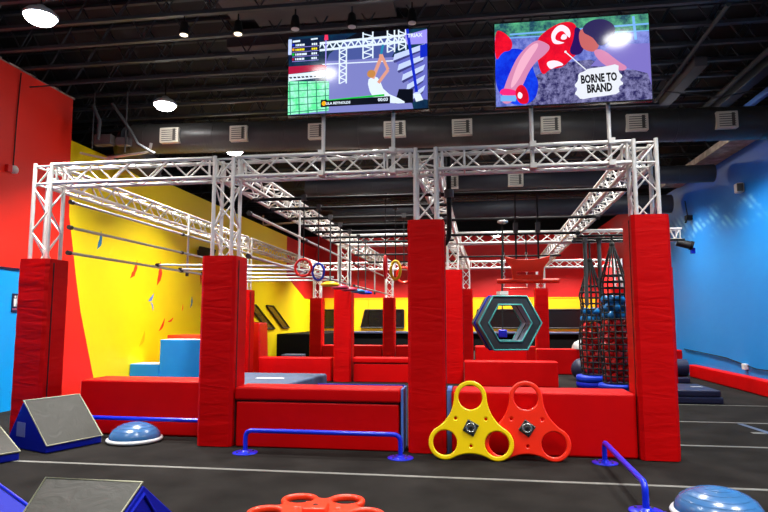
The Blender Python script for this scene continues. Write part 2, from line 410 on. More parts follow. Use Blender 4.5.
def column(x, y, h, label, w=.42, dp=.42, top=3.49, side_pad=None):
    r = thing('padded_truss_column', label, 'column', (x, y, 0))
    truss_parts(r, (x, y, 0.02), (x, y, top), up=Vector((0, 1, 0)), rungs=(3.2,) if top > 3.3 else ())
    # padding wrapped round the tower: a hollow sleeve with chamfered corners
    s = MB(); n = 8; hw, hd = w/2, dp/2; c = .035; tw = .05
    out = [(-hw+c, -hd), (hw-c, -hd), (hw, -hd+c), (hw, hd-c), (hw-c, hd), (-hw+c, hd), (-hw, hd-c), (-hw, -hd+c)]
    inn = [(px*(hw-tw)/hw, py*(hd-tw)/hd) for px, py in out]
    vs = []; nz = 26
    for k in range(nz+1):
        z = .01+(h-.01)*k/nz
        q = 1+.006*math.sin(k*1.9+x*3)+.004*math.sin(k*4.1+y)
        if k in (0, nz): q = .985
        vs += [(x+a*q, y+b*q, z) for a, b in out]
    fs = [(k*8+i, k*8+(i+1) % 8, k*8+8+(i+1) % 8, k*8+8+i) for k in range(nz) for i in range(8)]
    o = len(vs); vs += [(x+a, y+b, h-.01) for a, b in inn]+[(x+a, y+b, .01) for a, b in inn]
    fs += [(nz*8+i, nz*8+(i+1) % 8, o+(i+1) % 8, o+i) for i in range(8)]
    fs += [(o+i, o+(i+1) % 8, o+8+(i+1) % 8, o+8+i) for i in range(8)]
    fs += [((i+1) % 8, i, o+8+i, o+8+(i+1) % 8) for i in range(8)]
    s.add(vs, fs, 0, True)
    pd = s.build('pad_sleeve', M['pad'], r, world=True)
    es = pd.modifiers.new('es', 'EDGE_SPLIT'); es.split_angle = math.radians(35)
    sx = -hw if x > 0 else hw
    sm = MB(); sgn = 1 if x < .1 else -1
    sm.box((x+sgn*(hw+.001)-.004, y-hd+.10, .05), (x+sgn*(hw+.001)+.006, y-hd+.115, h-.05))
    sm.build('sleeve_seam', M['seam'], pd, world=True)
    return r
cols = {}
FY = 6.9
C1, C2, C3, C4 = -5.44, -2.98, -.49, 1.96
column(C1, FY, 2.24, 'dark red padded truss column at the front left, by the blue wall panel and grey incline mat')
column(C2, FY, 2.24, 'red padded truss column left of the long padded box with the blue bar', w=.43)
column(C3, FY, 2.62, 'tall red padded truss column in the middle front beside the yellow three ring plate', w=.42)
column(C4, FY, 2.62, 'tall red padded truss column at the front right corner of the rig', w=.40)
R2, R3 = 13.9, 21.0
column(-5.5, R2, 2.17, 'red padded column in the middle row, just showing behind the front column by the padded box')
column(-2.98, R2, 2.17, 'red padded truss column standing in the middle row behind the left padded boxes')
column(-.38, R2, 2.6, 'tall red padded truss column directly behind the middle front column', w=.44)
column(4.22, R2, 2.6, 'red padded truss column of the middle row hidden behind the front right column')
column(-5.5, R3, 2.2, 'leftmost slim red padded column of the back row', w=.46)
column(-2.85, R3, 2.2, 'slim red padded back row column in front of the yellow wall, left of centre', w=.42)
column(-.12, R3, 2.5, 'slim red padded back row column whose white truss shows right of the middle columns', w=.44)
column(2.44, R3, 2.5, 'red padded back row column right of the hexagon ring', w=.44)
column(5.0, R3, 2.5, 'rear right padded column behind the hanging nets')
h = .15
beam((C1+h, FY, ZT), (C2-h, FY, ZT), 'silver front truss beam at the left end above the yellow wall')
beam((C2+h, FY, ZT), (C3-h, FY, ZT), 'silver front truss beam under the screen showing the climber', rungs=(1.85,))
beam((C3+h, FY, ZT), (C4-h, FY, ZT), 'silver front truss beam under the right screen', rungs=(.3,))
beam((C1, FY+h, ZT), (-5.5, R2-h, ZT), 'silver truss beam running back along the yellow wall')
beam((-5.5, R2+h, ZT), (-5.5, R3-h, ZT), 'far silver truss beam continuing along the yellow wall')
beam((C2, FY+h, ZT), (-2.98, R2-h, ZT), 'silver truss beam running back from the second front column')
beam((-2.98, R2+h, ZT), (-2.85, R3-h, ZT), 'rear silver truss beam left of the middle, above the thin rails')
beam((C3, FY+h, ZT), (-.38, R2-h, ZT), 'silver truss beam running back from the middle front column')
beam((-.38, R2+h, ZT), (-.12, R3-h, ZT), 'rear silver truss beam behind the middle column')
beam((C4, FY+h, ZT), (2.44, R3-h, ZT), 'long bright silver truss beam slanting back from the front right column')
beam((-2.83, R2, ZT), (-.53, R2, ZT), 'middle row crosswise truss beam left of the middle column', step=.3)
beam((-.23, R2, ZT), (4.07, R2, ZT), 'middle row crosswise truss beam crossing behind the black pipes and nets', step=.3)
beam((4.37, R2, ZT), (4.68, R2, ZT), 'short end piece of the middle row truss sticking out before the blue wall', step=.3)
beam((-5.35, R3, ZT), (-3.0, R3, ZT), 'back row crosswise truss beam at the far left', step=.3)
beam((-2.7, R3, ZT), (-.27, R3, ZT), 'back row crosswise truss beam behind the hanging rings', step=.3)
beam((.03, R3, ZT), (2.29, R3, ZT), 'back row crosswise truss beam behind the orange hanging board', step=.3)
beam((2.59, R3, ZT), (4.85, R3, ZT), 'back row crosswise truss beam behind the hanging nets', step=.3)

# ---------------------------------------------------------------- long rails and rungs on the left
def rail(p0, p1, label, r=.02, m='steel', group=None, clamps=(0, 1), name='steel_rail', cat='rail', cr=.031):
    p0 = Vector(p0); p1 = Vector(p1); md = (p0+p1)/2
    o = thing(name, label, cat, tuple(md), 0, group)
    MB().tube([p0, p1], r, 8).build('pipe', M[m], o, world=True)
    for t in clamps:
        c = p0.lerp(p1, t); d = (p1-p0).normalized()
        MB().tube([c-d*.03, c+d*.03], cr, 8).build('clamp', M['clamp'], o, world=True)
    return o
for z, w in ((3.03, 'uppermost'), (2.69, 'middle'), (2.35, 'lowest')):
    rail((-5.24, FY+.18, z), (-5.24, 13.65, z), '%s of the three thin steel rails running back beside the yellow wall' % w, clamps=(0, .47))
for z, w in ((2.82, 'upper'), (2.27, 'lower')):
    rail((-2.76, FY+.2, z), (-2.78, R2-.2, z), '%s thin steel rail running back from the second front column' % w, clamps=(0, .4))
    rail((-2.78, R2+.2, z), (-2.68, R3-.2, z), '%s thin steel rail between the middle and back row left of centre' % w, clamps=(0, 1))
for x, y, z, w in ((-5.24, 10.4, 2.3, 'beside the yellow wall'), (-2.78, 9.4, 2.2, 'behind the second front column'), (-2.74, 17, 2.2, 'in the far rail run')):
    rail((x, y, z), (x, y, 3.45), 'upright thin steel post holding the rails %s' % w, clamps=(0,), name='rail_post', cat='post')
for i, (y, w) in enumerate(((9.3, 'nearest'), (10.1, 'second nearest'), (11.0, 'middle'), (12.0, 'second farthest'), (13.0, 'farthest'))):
    rail((-5.22, y, 2.385-.01*i), (-2.8, y, 2.335), '%s of the steel rungs crossing between the left rails' % w, clamps=(0,), name='crossing_rung', cat='rung', group='rungs between the left rails', r=.018)

# ---------------------------------------------------------------- black cross bars and things hanging from them (left bay)
ordn = ['first', 'second', 'third', 'fourth', 'fifth', 'sixth', 'seventh', 'eighth', 'ninth']
YB = [7.95, 8.7, 9.6, 10.4, 11.2, 12.0, 12.8, 15.5, 17.6]
for i, y in enumerate(YB):
    rail((-3.05, y, 3.17), (-.32, y, 3.17), '%s black cross bar from the front in the left half of the rig' % ordn[i], r=.024, m='black', name='cross_bar', cat='bar', group='black cross bars of the left half', clamps=(.02,))
def hang(name, x, y, ztop, zbot, label, cat, group=None, r=.009, m='rope'):
    o = thing(name, label, cat, (x, y, zbot), 0, group)
    MB().tube([(x, y, ztop), (x, y, zbot)], r, 6).build('rope', M[m], o, world=True)
    MB().box((x-.035, y-.035, ztop-.03), (x+.035, y+.035, ztop+.05)).build('strap_clamp', M['clamp'], o, world=True)
    return o
def ring(x, y, zc, R, ri, m, label, ax='y', sx=1., sz=1.):
    o = hang('gymnastic_ring', x, y, 3.17, zc+R*sz, label, 'ring', 'rings hanging in the left half')
    MB().torus((x, y, zc), R, ri, ax, 32, 8, sx=sx, sz=sz).build('ring', M[m], o, world=True)
ring(-2.29, 7.95, 2.19, .118, .018, 'redring', 'red ring hanging in front on the left, beside the blue one')
ring(-2.27, 8.7, 2.19, .125, .018, 'bluering', 'blue oval ring hanging next to the red ring on the left', sx=.72)
ring(-1.14, 8.0, 2.19, .13, .02, 'redring', 'red ring seen edge on, left of the yellow ring', ax='x', sx=.6, sz=1.15)
ring(-1.10, 8.8, 2.21, .13, .022, 'yellowring', 'yellow ring hanging just left of the middle front column', sx=.55, sz=1.05)
ring(-1.06, 9.6, 2.19, .125, .02, 'oplastic', 'orange red ring hanging half behind the middle front column', sx=.95)
def disc(x, y, z, m, label):
    o = hang('hanging_disc', x, y, 3.17, z+.04, label, 'disc', 'small discs hanging in the left half', r=.012, m='greyrope')
    MB().lathe([(.01, .05), (.07, .045), (.15, .01), (.155, -.02), (.1, -.035), (.01, -.035)], (x, y, z), 20).build('disc', M[m], o, world=True)
disc(-2.30, 9.6, 2.05, 'yellowring', 'yellow hanging disc, first of the small discs behind the blue ring')
disc(-2.31, 10.4, 2.04, 'pinkdisc', 'dark magenta hanging disc next to the yellow one')
disc(-2.30, 11.2, 2.04, 'pinkdisc', 'magenta hanging disc above the middle row column')
disc(-2.28, 12.0, 2.04, 'cyandisc', 'teal blue hanging disc right of the magenta ones')
disc(-2.27, 12.8, 2.04, 'bluering', 'dark blue hanging disc, last of the small discs')

# right bay bars
for i, (y, w) in enumerate(((7.97, 'nearest'), (10.1, 'middle'), (12.0, 'farthest'))):
    rail((-.45, y, 3.17), (2.18, y, 3.17), '%s long black cross bar in the right half of the rig' % w, r=.026, m='black', name='cross_bar', cat='bar', group='black cross bars of the right half', clamps=(.02, .98), cr=.05)
# bent black pipe hanging beside the middle column
o = thing('bent_pipe', 'thick black bent pipe hanging beside the middle front column', 'pipe', (-.24, 7.3, 2.3))
MB().tube([(-.24, 7.35, 3.6), (-.24, 7.35, 2.62), (-.25, 7.35, 2.5), (-.29, 7.35, 2.42), (-.36, 7.35, 2.38)], .032, 8).build('pipe', M['black'], o, world=True)
MB().tube([(-.24, 7.35, 3.0), (-.24, 7.35, 3.1)], .06, 8).build('clamp', M['clamp'], o, world=True)
# orange hanging board
bx, by = .765, 8.0
o = thing('hanging_grip_board', 'orange red hanging board with flared top and a slot, on two black straps', 'board', (bx, by, 2.0))
ol = [(-.28, .30), (-.16, .265), (0, .255), (.16, .265), (.28, .30), (.275, .26), (.20, .16), (.185, 0), (-.185, 0), (-.20, .16), (-.275, .26)]
sl = [(-.15, .055), (-.15, .115), (.15, .115), (.15, .055)]
pm = curve_mesh([ol, sl], .05, .01)
MB().mesh(pm, Matrix.Translation((bx, by, 2.0)) @ Matrix.Rotation(PI/2, 4, 'X')).build('board', M['orange'], o, world=True)
MB().tube([(bx-.4, by, 1.98), (bx+.4, by, 1.98)], .032, 10).build('grip_pipe', M['orange'], o, world=True)
for dx in (-.145, .145):
    MB().box((bx+dx-.012, by-.02, 2.2), (bx+dx+.012, by+.0, 3.15)).build('strap', M['rope'], o, world=True)
    MB().box((bx+dx-.03, by-.04, 2.62), (bx+dx+.03, by+.02, 2.76)).build('buckle', M['clamp'], o, world=True)
# trapeze on chains
o = thing('trapeze_bar', 'thin orange trapeze bar on two pale chains behind the orange board', 'trapeze', (.9, 12, 2.07))
MB().tube([(.66, 12, 2.08), (1.15, 12, 2.08)], .018, 8).build('bar', M['oplastic'], o, world=True)
for x in (.68, 1.13):
    c = MB(); z = 2.1
    MB().tube([(x, 12, 2.75), (x, 12, 3.16)], .015, 6).build('strap', M['rope'], o, world=True)
    k = 0
    while z < 2.75: c.torus((x, 12, z+.03), .022, .007, 'y' if k % 2 else 'x', 10, 5, sz=1.6); z += .058; k += 1
    c.build('chain', M['chain'], o, world=True)
# hexagonal ring
hx, hy, hz = .66, 10.1, 1.41
o = thing('hexagon_ring', 'large hexagonal ring of grey vinyl with teal piping hanging behind the right padded box', 'obstacle', (hx, hy, hz-.45), math.radians(16))
def hexp(w, hh, cw): return [(-w, 0), (-cw, -hh), (cw, -hh), (w, 0), (cw, hh), (-cw, hh)]
oo = hexp(.545, .445, .29); ii = hexp(.375, .305, .195)
fr = MB()
D = .45
for y0, y1, po, pi_, mi in ((hy-.02, hy+D, oo, ii, 0),):
    n = 6; vs = []
    for yy in (y0, y1):
        vs += [(hx+a, yy, hz+b) for a, b in po]; vs += [(hx+a, yy, hz+b) for a, b in pi_]
    fs = []
    for i in range(6):
        j = (i+1) % 6
        fs += [(i, j, 6+j, 6+i), (12+i, 18+i, 18+j, 12+j), (i, 12+i, 12+j, j)]
    fr.add(vs, fs, 0)
    fr.add(vs, [(6+i, 6+(i+1) % 6, 18+(i+1) % 6, 18+i) for i in range(6)], 1)
fr.build('padded_ring', [M['hexgrey'], M['hexinner']], o, world=True, bevel=.03)
for (po, yy, r, m) in ((oo, hy-.02, .015, 'hexteal'), (ii, hy-.02, .014, 'hexteal'), (ii, hy+D, .014, 'hexteal'), (oo, hy+D*.5, .02, 'bluevinyl'), (ii, hy+D*.5, .012, 'seam')):
    MB().tube([(hx+a*1.0, yy, hz+b*1.0) for a, b in po], r, 6, closed=True).build('piping', M[m], o, world=True)
MB().tube([(.57, hy+.1, hz+.48), (.57, hy+.02, 3.12)], .014, 6).build('rope', M['rope'], o, world=True)
MB().box((.5, hy+.0, hz+.47), (.64, hy+.2, hz+.53)).build('mount', M['white'], o, world=True)
MB().lathe([(.05, 3.08), (.09, 3.10), (.09, 3.13), (.02, 3.14)], (.57, hy, 0), 12).build('cap', M['chain'], o, world=True)
# rope with a blue grip seen through the hexagon
o = thing('hanging_rope', 'thin black rope with a small blue block, seen through the hexagon ring', 'rope', (.85, 16, 1.0))
MB().tube([(.85, 16, 3.1), (.85, 16, 1.0)], .016, 6).build('rope', M['rope'], o, world=True)
MB().box((.74, 15.92, .98), (.96, 16.08, 1.18)).build('grip', M['bluepaint'], o, world=True, bevel=.02)
rail((-.3, 16, 3.13), (2.4, 16, 3.13), 'far black cross bar holding the rope with the blue block', r=.024, m='black', name='cross_bar', cat='bar', clamps=(.03, .97))

# ---------------------------------------------------------------- hanging nets full of balls
rail((2.25, 13.4, 3.17), (4.6, 13.4, 3.17), 'black bar carrying the farther hanging net', r=.026, m='black', name='cross_bar', cat='bar', clamps=(.02,))
rail((2.2, 12.5, 3.17), (3.9, 12.5, 3.17), 'black bar carrying the nearer hanging net', r=.026, m='black', name='cross_bar', cat='bar', clamps=(.02,))
rail((2.2, 12.95, 3.17), (3.9, 12.95, 3.17), 'black bar carrying the two grey hanging poles beside the nets', r=.026, m='black', name='cross_bar', cat='bar', clamps=(.02,))
ballmesh = {}
for m in ('redball', 'blueball'):
    b = MB().ball((0, 0, 0), .088, 8).build('play_ball', M[m]); ballmesh[m] = b.data; bpy.data.objects.remove(b)
def net(cx, cy, R, z0, z1, za, zt, nblue, nm, lab):
    def rad(z):
        if z > z1: return R*(.86*(1-(z-z1)/(za-z1))+.1)
        return R*(1+.05*math.sin(z*5+cx))*(.86+.14*math.sin(PI*min(1, (z-z0)/(z1-z0)+.25)))
    o = thing('rope_net', lab, 'net', (cx, cy, z0))
    n = 14; st = MB(); zs = [z0+(za-z0)*i/22 for i in range(23)]
    for j in range(n):
        a = 2*PI*j/n
        st.tube([(cx+rad(z)*math.cos(a), cy+rad(z)*math.sin(a), z) for z in zs], .016, 4, caps=False)
    st.build('upright_cords', M['rope'], o, world=True)
    rg = MB(); z = z0
    while z < z1+.25:
        rg.torus((cx, cy, z), rad(z), .015, 'z', 18, 4); z += .125
    rg.build('ring_cords', M['rope'], o, world=True)
    MB().tube([(cx, cy, za-.02), (cx, cy, zt)], .02, 6).build('hanging_rope', M['rope'], o, world=True)
    MB().ball((cx, cy, za), .06, 8).build('knot', M['rope'], o, world=True)
    Rb = R-.10; z = z0+.09; k = 0; nl = int((z1-z0-.1)/.155)
    for l in range(nl):
        cnt = int(2*PI*Rb/.182)
        for q in range(cnt):
            a = 2*PI*(q+(.5 if l % 2 else 0))/cnt; rr = Rb*(.93+.05*math.sin(q*3.1+l))
            mm = 'blueball' if l >= nl-nblue else 'redball'
            b = bpy.data.objects.new('play_ball', ballmesh[mm]); COL.objects.link(b)
            b.location = (cx+rr*math.cos(a), cy+rr*math.sin(a), z)
            c = 'blue' if mm == 'blueball' else 'red'
            b['label'] = '%s play ball packed %s the %s black hanging net' % (c, 'near the top of' if c == 'blue' else 'in the lower part of', nm)
            b['category'] = 'ball'; b['group'] = '%s play balls in the %s net' % (c, nm)
        z += .155
    return o
net(2.62, 13.4, .27, .3, 1.95, 2.74, 3.15, 2, 'farther', 'farther narrow black rope net full of balls hanging left of the nearer one')
net(2.89, 12.5, .29, .22, 2.15, 2.98, 3.15, 3, 'nearer', 'nearer larger black rope net full of balls beside the front right column')
for x, y, z, w in ((2.44, 12.95, 1.75, 'left of'), (2.74, 13.0, 1.9, 'right of')):
    o = thing('hanging_pole', 'thick grey hanging pole, %s the other grey one, above the nets' % w, 'pole', (x, y, z))
    MB().tube([(x, y, z), (x, y, 3.14)], .042, 8).build('pole', M['greyrope'], o, world=True)
    MB().tube([(x, y, 3.1), (x, y, 3.2)], .06, 8).build('strap_clamp', M['clamp'], o, world=True)
for (x, y, r, hh, m, lb) in ((2.58, 13.4, .33, .28, 'bluevinyl', 'round blue landing pad under the farther hanging net'),
                             (2.86, 12.5, .34, .20, 'bluevinyl', 'round blue landing pad under the nearer hanging net')):
    o = thing('round_landing_pad', lb, 'pad', (x, y, 0))
    MB().lathe([(r*.93, .005), (r, .03), (r, hh*.42), (r*.95, hh*.47)], (x, y, 0), 28).build('lower_disc', M[m], o, world=True)
    MB().lathe([(r*.9, hh*.47), (r*1.0, hh*.55), (r*1.0, hh*.86), (r*.93, hh-.01), (r*.2, hh)], (x, y, 0), 28).build('upper_disc', M['bluepad'], o, world=True)
base_tag(MB().ball((2.66, 15.0, .26), .26, 14).build('exercise_ball', M['navy']), 'dark grey exercise ball on the floor left of the farther net', 'ball')
base_tag(MB().ball((4.2, 21.8, .75), .0, 3).build('x', M['navy']), 'x', 'x') if False else None
o = thing('dome_trainer', 'pale dome half hidden behind the farther net, on the back barrier', 'balance dome', (2.95, 16.5, .665))
MB().lathe([(.27, 0), (.26, .08), (.2, .17), (.1, .22), (.01, .235)], (2.95, 16.5, .672), 24).build('dome', M['bosurim'], o, world=True)

# ---------------------------------------------------------------- padded boxes
def pbox(x0, x1, y0, y1, hgt, label, top=0., m='pad2', blueL=False, blueR=False, backblue=False, name='padded_box'):
    r = thing(name, label, 'padded box', ((x0+x1)/2, (y0+y1)/2, 0))
    if top:
        MB().box((x0+.02, y0+.015, 0), (x1-.02, y1-.015, hgt-top-.015)).build('base', M[m], r, world=True, bevel=.02)
        MB().box((x0+.03, y0+.03, hgt-top-.03), (x1-.03, y1-.03, hgt-top+.01)).build('seam', M['seam'], r, world=True)
        MB().box((x0, y0, hgt-top), (x1, y1, hgt)).build('top_cushion', M[m], r, world=True, bevel=.03, seg=3)
    else:
        MB().box((x0, y0, 0), (x1, y1, hgt)).build('body', M[m], r, world=True, bevel=.03, seg=3)
    if blueL: MB().box((x0-.05, y0+.03, 0), (x0-.002, y1, hgt-.0)).build('blue_end_panel', M['ltblue'], r, world=True)
    if blueR: MB().box((x1+.002, y0+.03, 0), (x1+.03, y1, hgt-.0)).build('blue_end_panel', M['ltblue'], r, world=True)
    if backblue: MB().box((x0+.9, y1, 0), (x1, y1+.05, hgt+.005)).build('blue_back_panel', M['bluevinyl'], r, world=True)
    return r
pbox(-5.06, -3.2, 7.2, 7.75, .69, 'long plain red padded box at the left, behind the blue dome trainer')
pbox(-2.755, -.79, 6.74, 7.13, .69, 'long red padded box with a separate top cushion behind the middle blue bar', top=.155, blueR=True, backblue=True)
pbox(-.22, 1.75, 6.76, 7.25, .685, 'long red padded box that the yellow and orange three ring plates lean on', blueL=True)
pbox(-5.05, -3.25, 13.75, 14.1, .555, 'middle row red padded box behind the slate blue crash mat')
pbox(-2.74, -.65, 13.75, 14.1, .57, 'middle row red padded box with a top cushion, left of the middle columns', top=.13)
pbox(-.14, 1.86, 13.25, 13.65, .55, 'middle row red padded box under the hexagon ring')
pbox(-5.25, -3.1, 20.8, 21.2, .52, 'back row red padded box at the far left')
pbox(-2.6, -.38, 20.8, 21.2, .52, 'back row red padded box left of the middle')
pbox(.15, 1.6, 17.6, 18.3, .66, 'small red padded box seen just under the hexagon ring')
pbox(1.75, 5.4, 16.3, 16.7, .67, 'long red barrier box behind the hanging nets')
pbox(.15, 2.2, 20.8, 21.2, .52, 'back row red padded box right of the middle')
# slanted scuffed red block and grey box behind the second column
o = thing('red_crash_block', 'glossy scuffed red padded block behind the second front column', 'padded block', (-4.9, 14.9, 0))
MB().prism([(-6.1, .0), (-5.35, 0), (-5.4, 1.36), (-6.1, 1.4)], 'y', 14.75, 15.4).build('body', M['crackred'], o, world=True, bevel=.04)
base_tag(MB().box((-5.35, 16.4, 0), (-4.75, 16.9, .45)).build('grey_box', M['matblue'], bevel=.02), 'small pale grey box behind the middle row padded box on the left', 'box')
# slate blue crash mat
o = thing('crash_mat', 'thick slate blue crash mat lying behind the padded box with the top cushion', 'mat', (-3.3, 9.5, 0))
MB().prism([(-4.3, 8.55), (-2.52, 8.55), (-2.45, 10.3), (-4.3, 10.3)], 'z', 0.0, .28).build('lower_body', M['bluevinyl'], o, world=True, bevel=.03)
MB().prism([(-4.3, 8.55), (-2.72, 8.55), (-2.5, 10.3), (-4.3, 10.3)], 'z', .28, .52).build('upper_body', M['matblue'], o, world=True, bevel=.04, seg=3)
MB().box((-3.45, 9.3, .52), (-3.0, 9.42, .524)).build('label_patch', M['white'], o, world=True)
# blue step block with orange mat on top
o = thing('step_block', 'cyan two tier step block against the yellow wall', 'step block', (-6.2, 12.9, 0))
MB().box((-7.44, 12.25, 0), (-6.75, 12.8, .475)).build('low_tier', M['cyanstep'], o, world=True, bevel=.01)
MB().box((-6.745, 12.25, 0), (-5.4, 12.8, 1.01)).build('high_tier', M['cyanstep'], o, world=True, bevel=.01)
MB().box((-7.43, 12.265, .475), (-6.76, 12.79, .485)).box((-6.74, 12.265, 1.01), (-5.41, 12.79, 1.02)).build('white_top', M['white'], o, world=True)
base_tag(MB().box((-6.9, 12.83, .0), (-5.6, 13.4, 1.10)).build('foam_block', M['orange'], bevel=.015), 'orange foam block just showing above the cyan step block', 'foam block')
# navy mats on the right
o = thing('gym_mat', 'dark navy folding mat lying on the floor right of the front right column', 'mat', (3.7, 11.7, 0))
MB().box((3.0, 11.15, 0), (4.33, 12.25, .12)).build('lower_panel', M['navy'], o, world=True, bevel=.025)
MB().box((3.02, 11.17, .122), (4.3, 12.25, .235)).build('upper_panel', M['navy'], o, world=True, bevel=.025)
MB().box((4.0, 11.7, .235), (4.2, 11.76, .239)).build('tag', M['white'], o, world=True)
o = thing('rolled_mat', 'rolled dark navy mat standing behind the folding mat', 'mat roll', (4.6, 14.9, 0))
MB().tube([(3.9, 14.9, .33), (5.0, 14.9, .33)], .20, 20).tube([(3.86, 14.9, .33), (5.02, 14.9, .33)], .07, 12).build('roll', M['navy'], o, world=True)
MB().box((3.9, 14.6, 0), (4.98, 15.2, .125)).build('under_mat', M['navy'], o, world=True, bevel=.02)
base_tag(MB().prism([(3.6, 13.3), (4.25, 13.25), (4.45, 13.9), (3.7, 14.0)], 'z', 0, .14).build('floor_cushion', M['navy'], bevel=.04), 'small dark cushion on the floor between the two navy mats', 'cushion')
o = thing('leaning_pole', 'thin dark pole leaning on the blue wall behind the right column', 'pole', (5.3, 17, 0))
MB().tube([(5.0, 17.3, 1.6), (5.48, 17.0, .25), (5.55, 17.0, .02)], .025, 6).build('pole', M['navy'], o, world=True)
MB().ball((5.46, 17, .3), .055, 6).build('foot', M['black'], o, world=True)

# ---------------------------------------------------------------- blue bars
def hurdle(p0, p1, hgt, label, r=.026, dr=.13, feet=(1, 1)):
    p0 = Vector((*p0, 0)); p1 = Vector((*p1, 0)); d = (p1-p0).normalized(); md = (p0+p1)/2
    o = thing('floor_bar', label, 'bar', tuple(md))
    Z = Vector((0, 0, 1)); b = .07; pts = []
    for (p, s) in ((p0, 1), (p1, -1)):
        arc = [p+Z*.01, p+Z*(hgt-b)]
        for i in range(1, 6):
            a = PI/2*i/5; arc.append(p+Z*(hgt-b+b*math.sin(a))+d*s*b*(1-math.cos(a)))
        pts.append(arc)
    MB().tube(pts[0]+pts[1][::-1], r, 12).build('pipe', M['bluepaint'], o, world=True)
    for p in (p0, p1):
        f = MB().lathe([(dr, .002), (dr, .009), (dr-.01, .013), (r+.02, .014), (r+.012, .03), (r, .034)], tuple(p), 28).build('floor_plate', M['bluepaint'], o, world=True)
        for k in range(4):
            a = PI/4+k*PI/2
            MB().lathe([(.012, .013), (.012, .02), (.004, .023)], (p.x+dr*.68*math.cos(a), p.y+dr*.68*math.sin(a), 0), 8).build('bolt', M['clamp'], f, world=True)
hurdle((-2.50, 6.47), (-.76, 6.47), .245, 'low blue pipe bar across the front of the padded box with the top cushion', dr=.14)
hurdle((-4.85, 7.02), (-3.12, 6.98), .245, 'low blue pipe bar behind the blue dome trainer at the left')
hurdle((1.36, 6.56), (1.33, 5.0), .215, 'low blue pipe bar running toward the viewer at the right')
hurdle((1.36, 4.68), (1.33, 3.3), .1, 'short blue pipe bar at the bottom edge on the right', r=.024, dr=.1)

# ---------------------------------------------------------------- wedges
def wedge(loc, rz, L, base, hgt, apex, label, flip=False):
    # profile: front lip at x=0, slope climbs toward -x, apex at -apex, back foot at -base; length along +y
    o = thing('incline_mat', label, 'incline mat', loc, rz)
    lip = .075
    MB().prism([(0, 0), (0, lip), (-apex, hgt), (-base, 0)], 'y', 0, L).build('body', M['bluevinyl'], o, bevel=.015)
    d = Vector((-apex, hgt-lip)); n = Vector((d.y, -d.x)).normalized()*-1
    if n.y < 0: n = -n
    t = .02
    q = [(0.0, lip), (-apex, hgt), (-apex+n.x*t, hgt+n.y*t), (n.x*t, lip+n.y*t)]
    MB().prism(q, 'y', .0, L).build('grey_top', M['greyvinyl'], o, bevel=.008)
    c = [(n.x*t, 0, lip+n.y*t), (n.x*t, L, lip+n.y*t), (-apex+n.x*t, L, hgt+n.y*t), (-apex+n.x*t, 0, hgt+n.y*t)]
    MB().tube(c, .009, 6, closed=True).build('piping', M['greypiping'], o)
    ys = -.006
    MB().box((-base*.70, ys, .14), (-base*.50, -.001, .30)).build('label_patch', M['patch'], o)
    return o
def place_wedge(A, B, base, hgt, apex, label):
    A = Vector(A); B = Vector(B); d = B-A; L = d.length
    rz = math.atan2(-d.x, d.y)      # local +y -> d
    return wedge((A.x, A.y, 0), rz, L, base, hgt, apex, label)
place_wedge((-4.66, 6.10), (-4.41, 6.73), .84, .53, .50, 'grey and blue incline mat leaning by the dark front left column')
place_wedge((-5.21, 4.95), (-4.73, 5.80), 1.2, .36, .85, 'grey and blue incline mat cut by the left photo edge, above the tape line')
place_wedge((-3.05, 3.10), (-1.95, 3.22), -1, 0, 0, 'x') if False else None

def wedge_front(label):
    # ridge seen from behind the slope: slope faces the camera
    A = Vector((-2.93, 3.0)); B = Vector((-2.20, 3.02))
    o = thing('incline_mat', label, 'incline mat', (-2.2, 3.6, 0))
    xl, xr = -2.83, -2.12; yf, yr, yb = 3.0, 3.72, 4.25; hz_ = .41
    MB().add([(xl+.2, yf, 0), (xr+.03, yf, 0), (xr+.03, yf, .07), (xl+.2, yf, .07), (xl, yr, hz_), (xr, yr, hz_), (xl-.0, yb, 0), (xr+.03, yb, 0)],
             [(0, 1, 2, 3), (3, 2, 5, 4), (4, 5, 7, 6), (0, 6, 7, 1), (1, 7, 5, 2), (0, 3, 4, 6)]).build('body', M['bluevinyl'], o, world=True, bevel=.012)
    g = .02
    MB().add([(xl+.2, yf-.01, .07+g), (xr+.02, yf-.01, .07+g), (xr-.012, yr, hz_+g), (xl, yr, hz_+g), (xl+.2, yf, .065), (xr+.02, yf, .065), (xr-.012, yr, hz_), (xl, yr, hz_)],
             [(0, 1, 2, 3), (4, 7, 6, 5), (0, 4, 5, 1), (1, 5, 6, 2), (2, 6, 7, 3), (3, 7, 4, 0)]).build('grey_top', M['greyvinyl'], o, world=True, bevel=.006)
    MB().tube([(xl+.2, yf-.01, .07+g), (xl, yr, hz_+g), (xr-.012, yr, hz_+g), (xr+.02, yf-.01, .07+g)], .008, 6).build('piping', M['greypiping'], o, world=True)
    MB().tube([(xr+.005, yf+.2, .1), (xr+.012, yr-.02, .36), (xr+.03, yb-.3, .06)], .012, 6).build('edge_piping', M['bluevinyl'], o, world=True)
wedge_front('grey incline mat with a blue side at the bottom left of the photo')
o = thing('incline_mat', 'blue side of an incline mat cut by the bottom left corner of the photo', 'incline mat', (-3.5, 4.0, 0))
MB().add([(-3.95, 4.4, 0), (-3.02, 3.98, 0), (-3.02, 3.95, .1), (-3.95, 4.35, .30), (-4.6, 3.5, 0), (-3.7, 3.0, 0), (-3.7, 3.0, .12), (-4.6, 3.5, .3)],
         [(0, 3, 2, 1), (3, 7, 6, 2), (0, 4, 7, 3), (1, 2, 6, 5), (4, 5, 6, 7), (0, 1, 5, 4)]).build('body', M['bluevinyl'], o, world=True, bevel=.015)
MB().tube([(-3.95, 4.36, .31), (-3.03, 3.96, .105)], .012, 6).build('piping', M['bluepaint'], o, world=True)

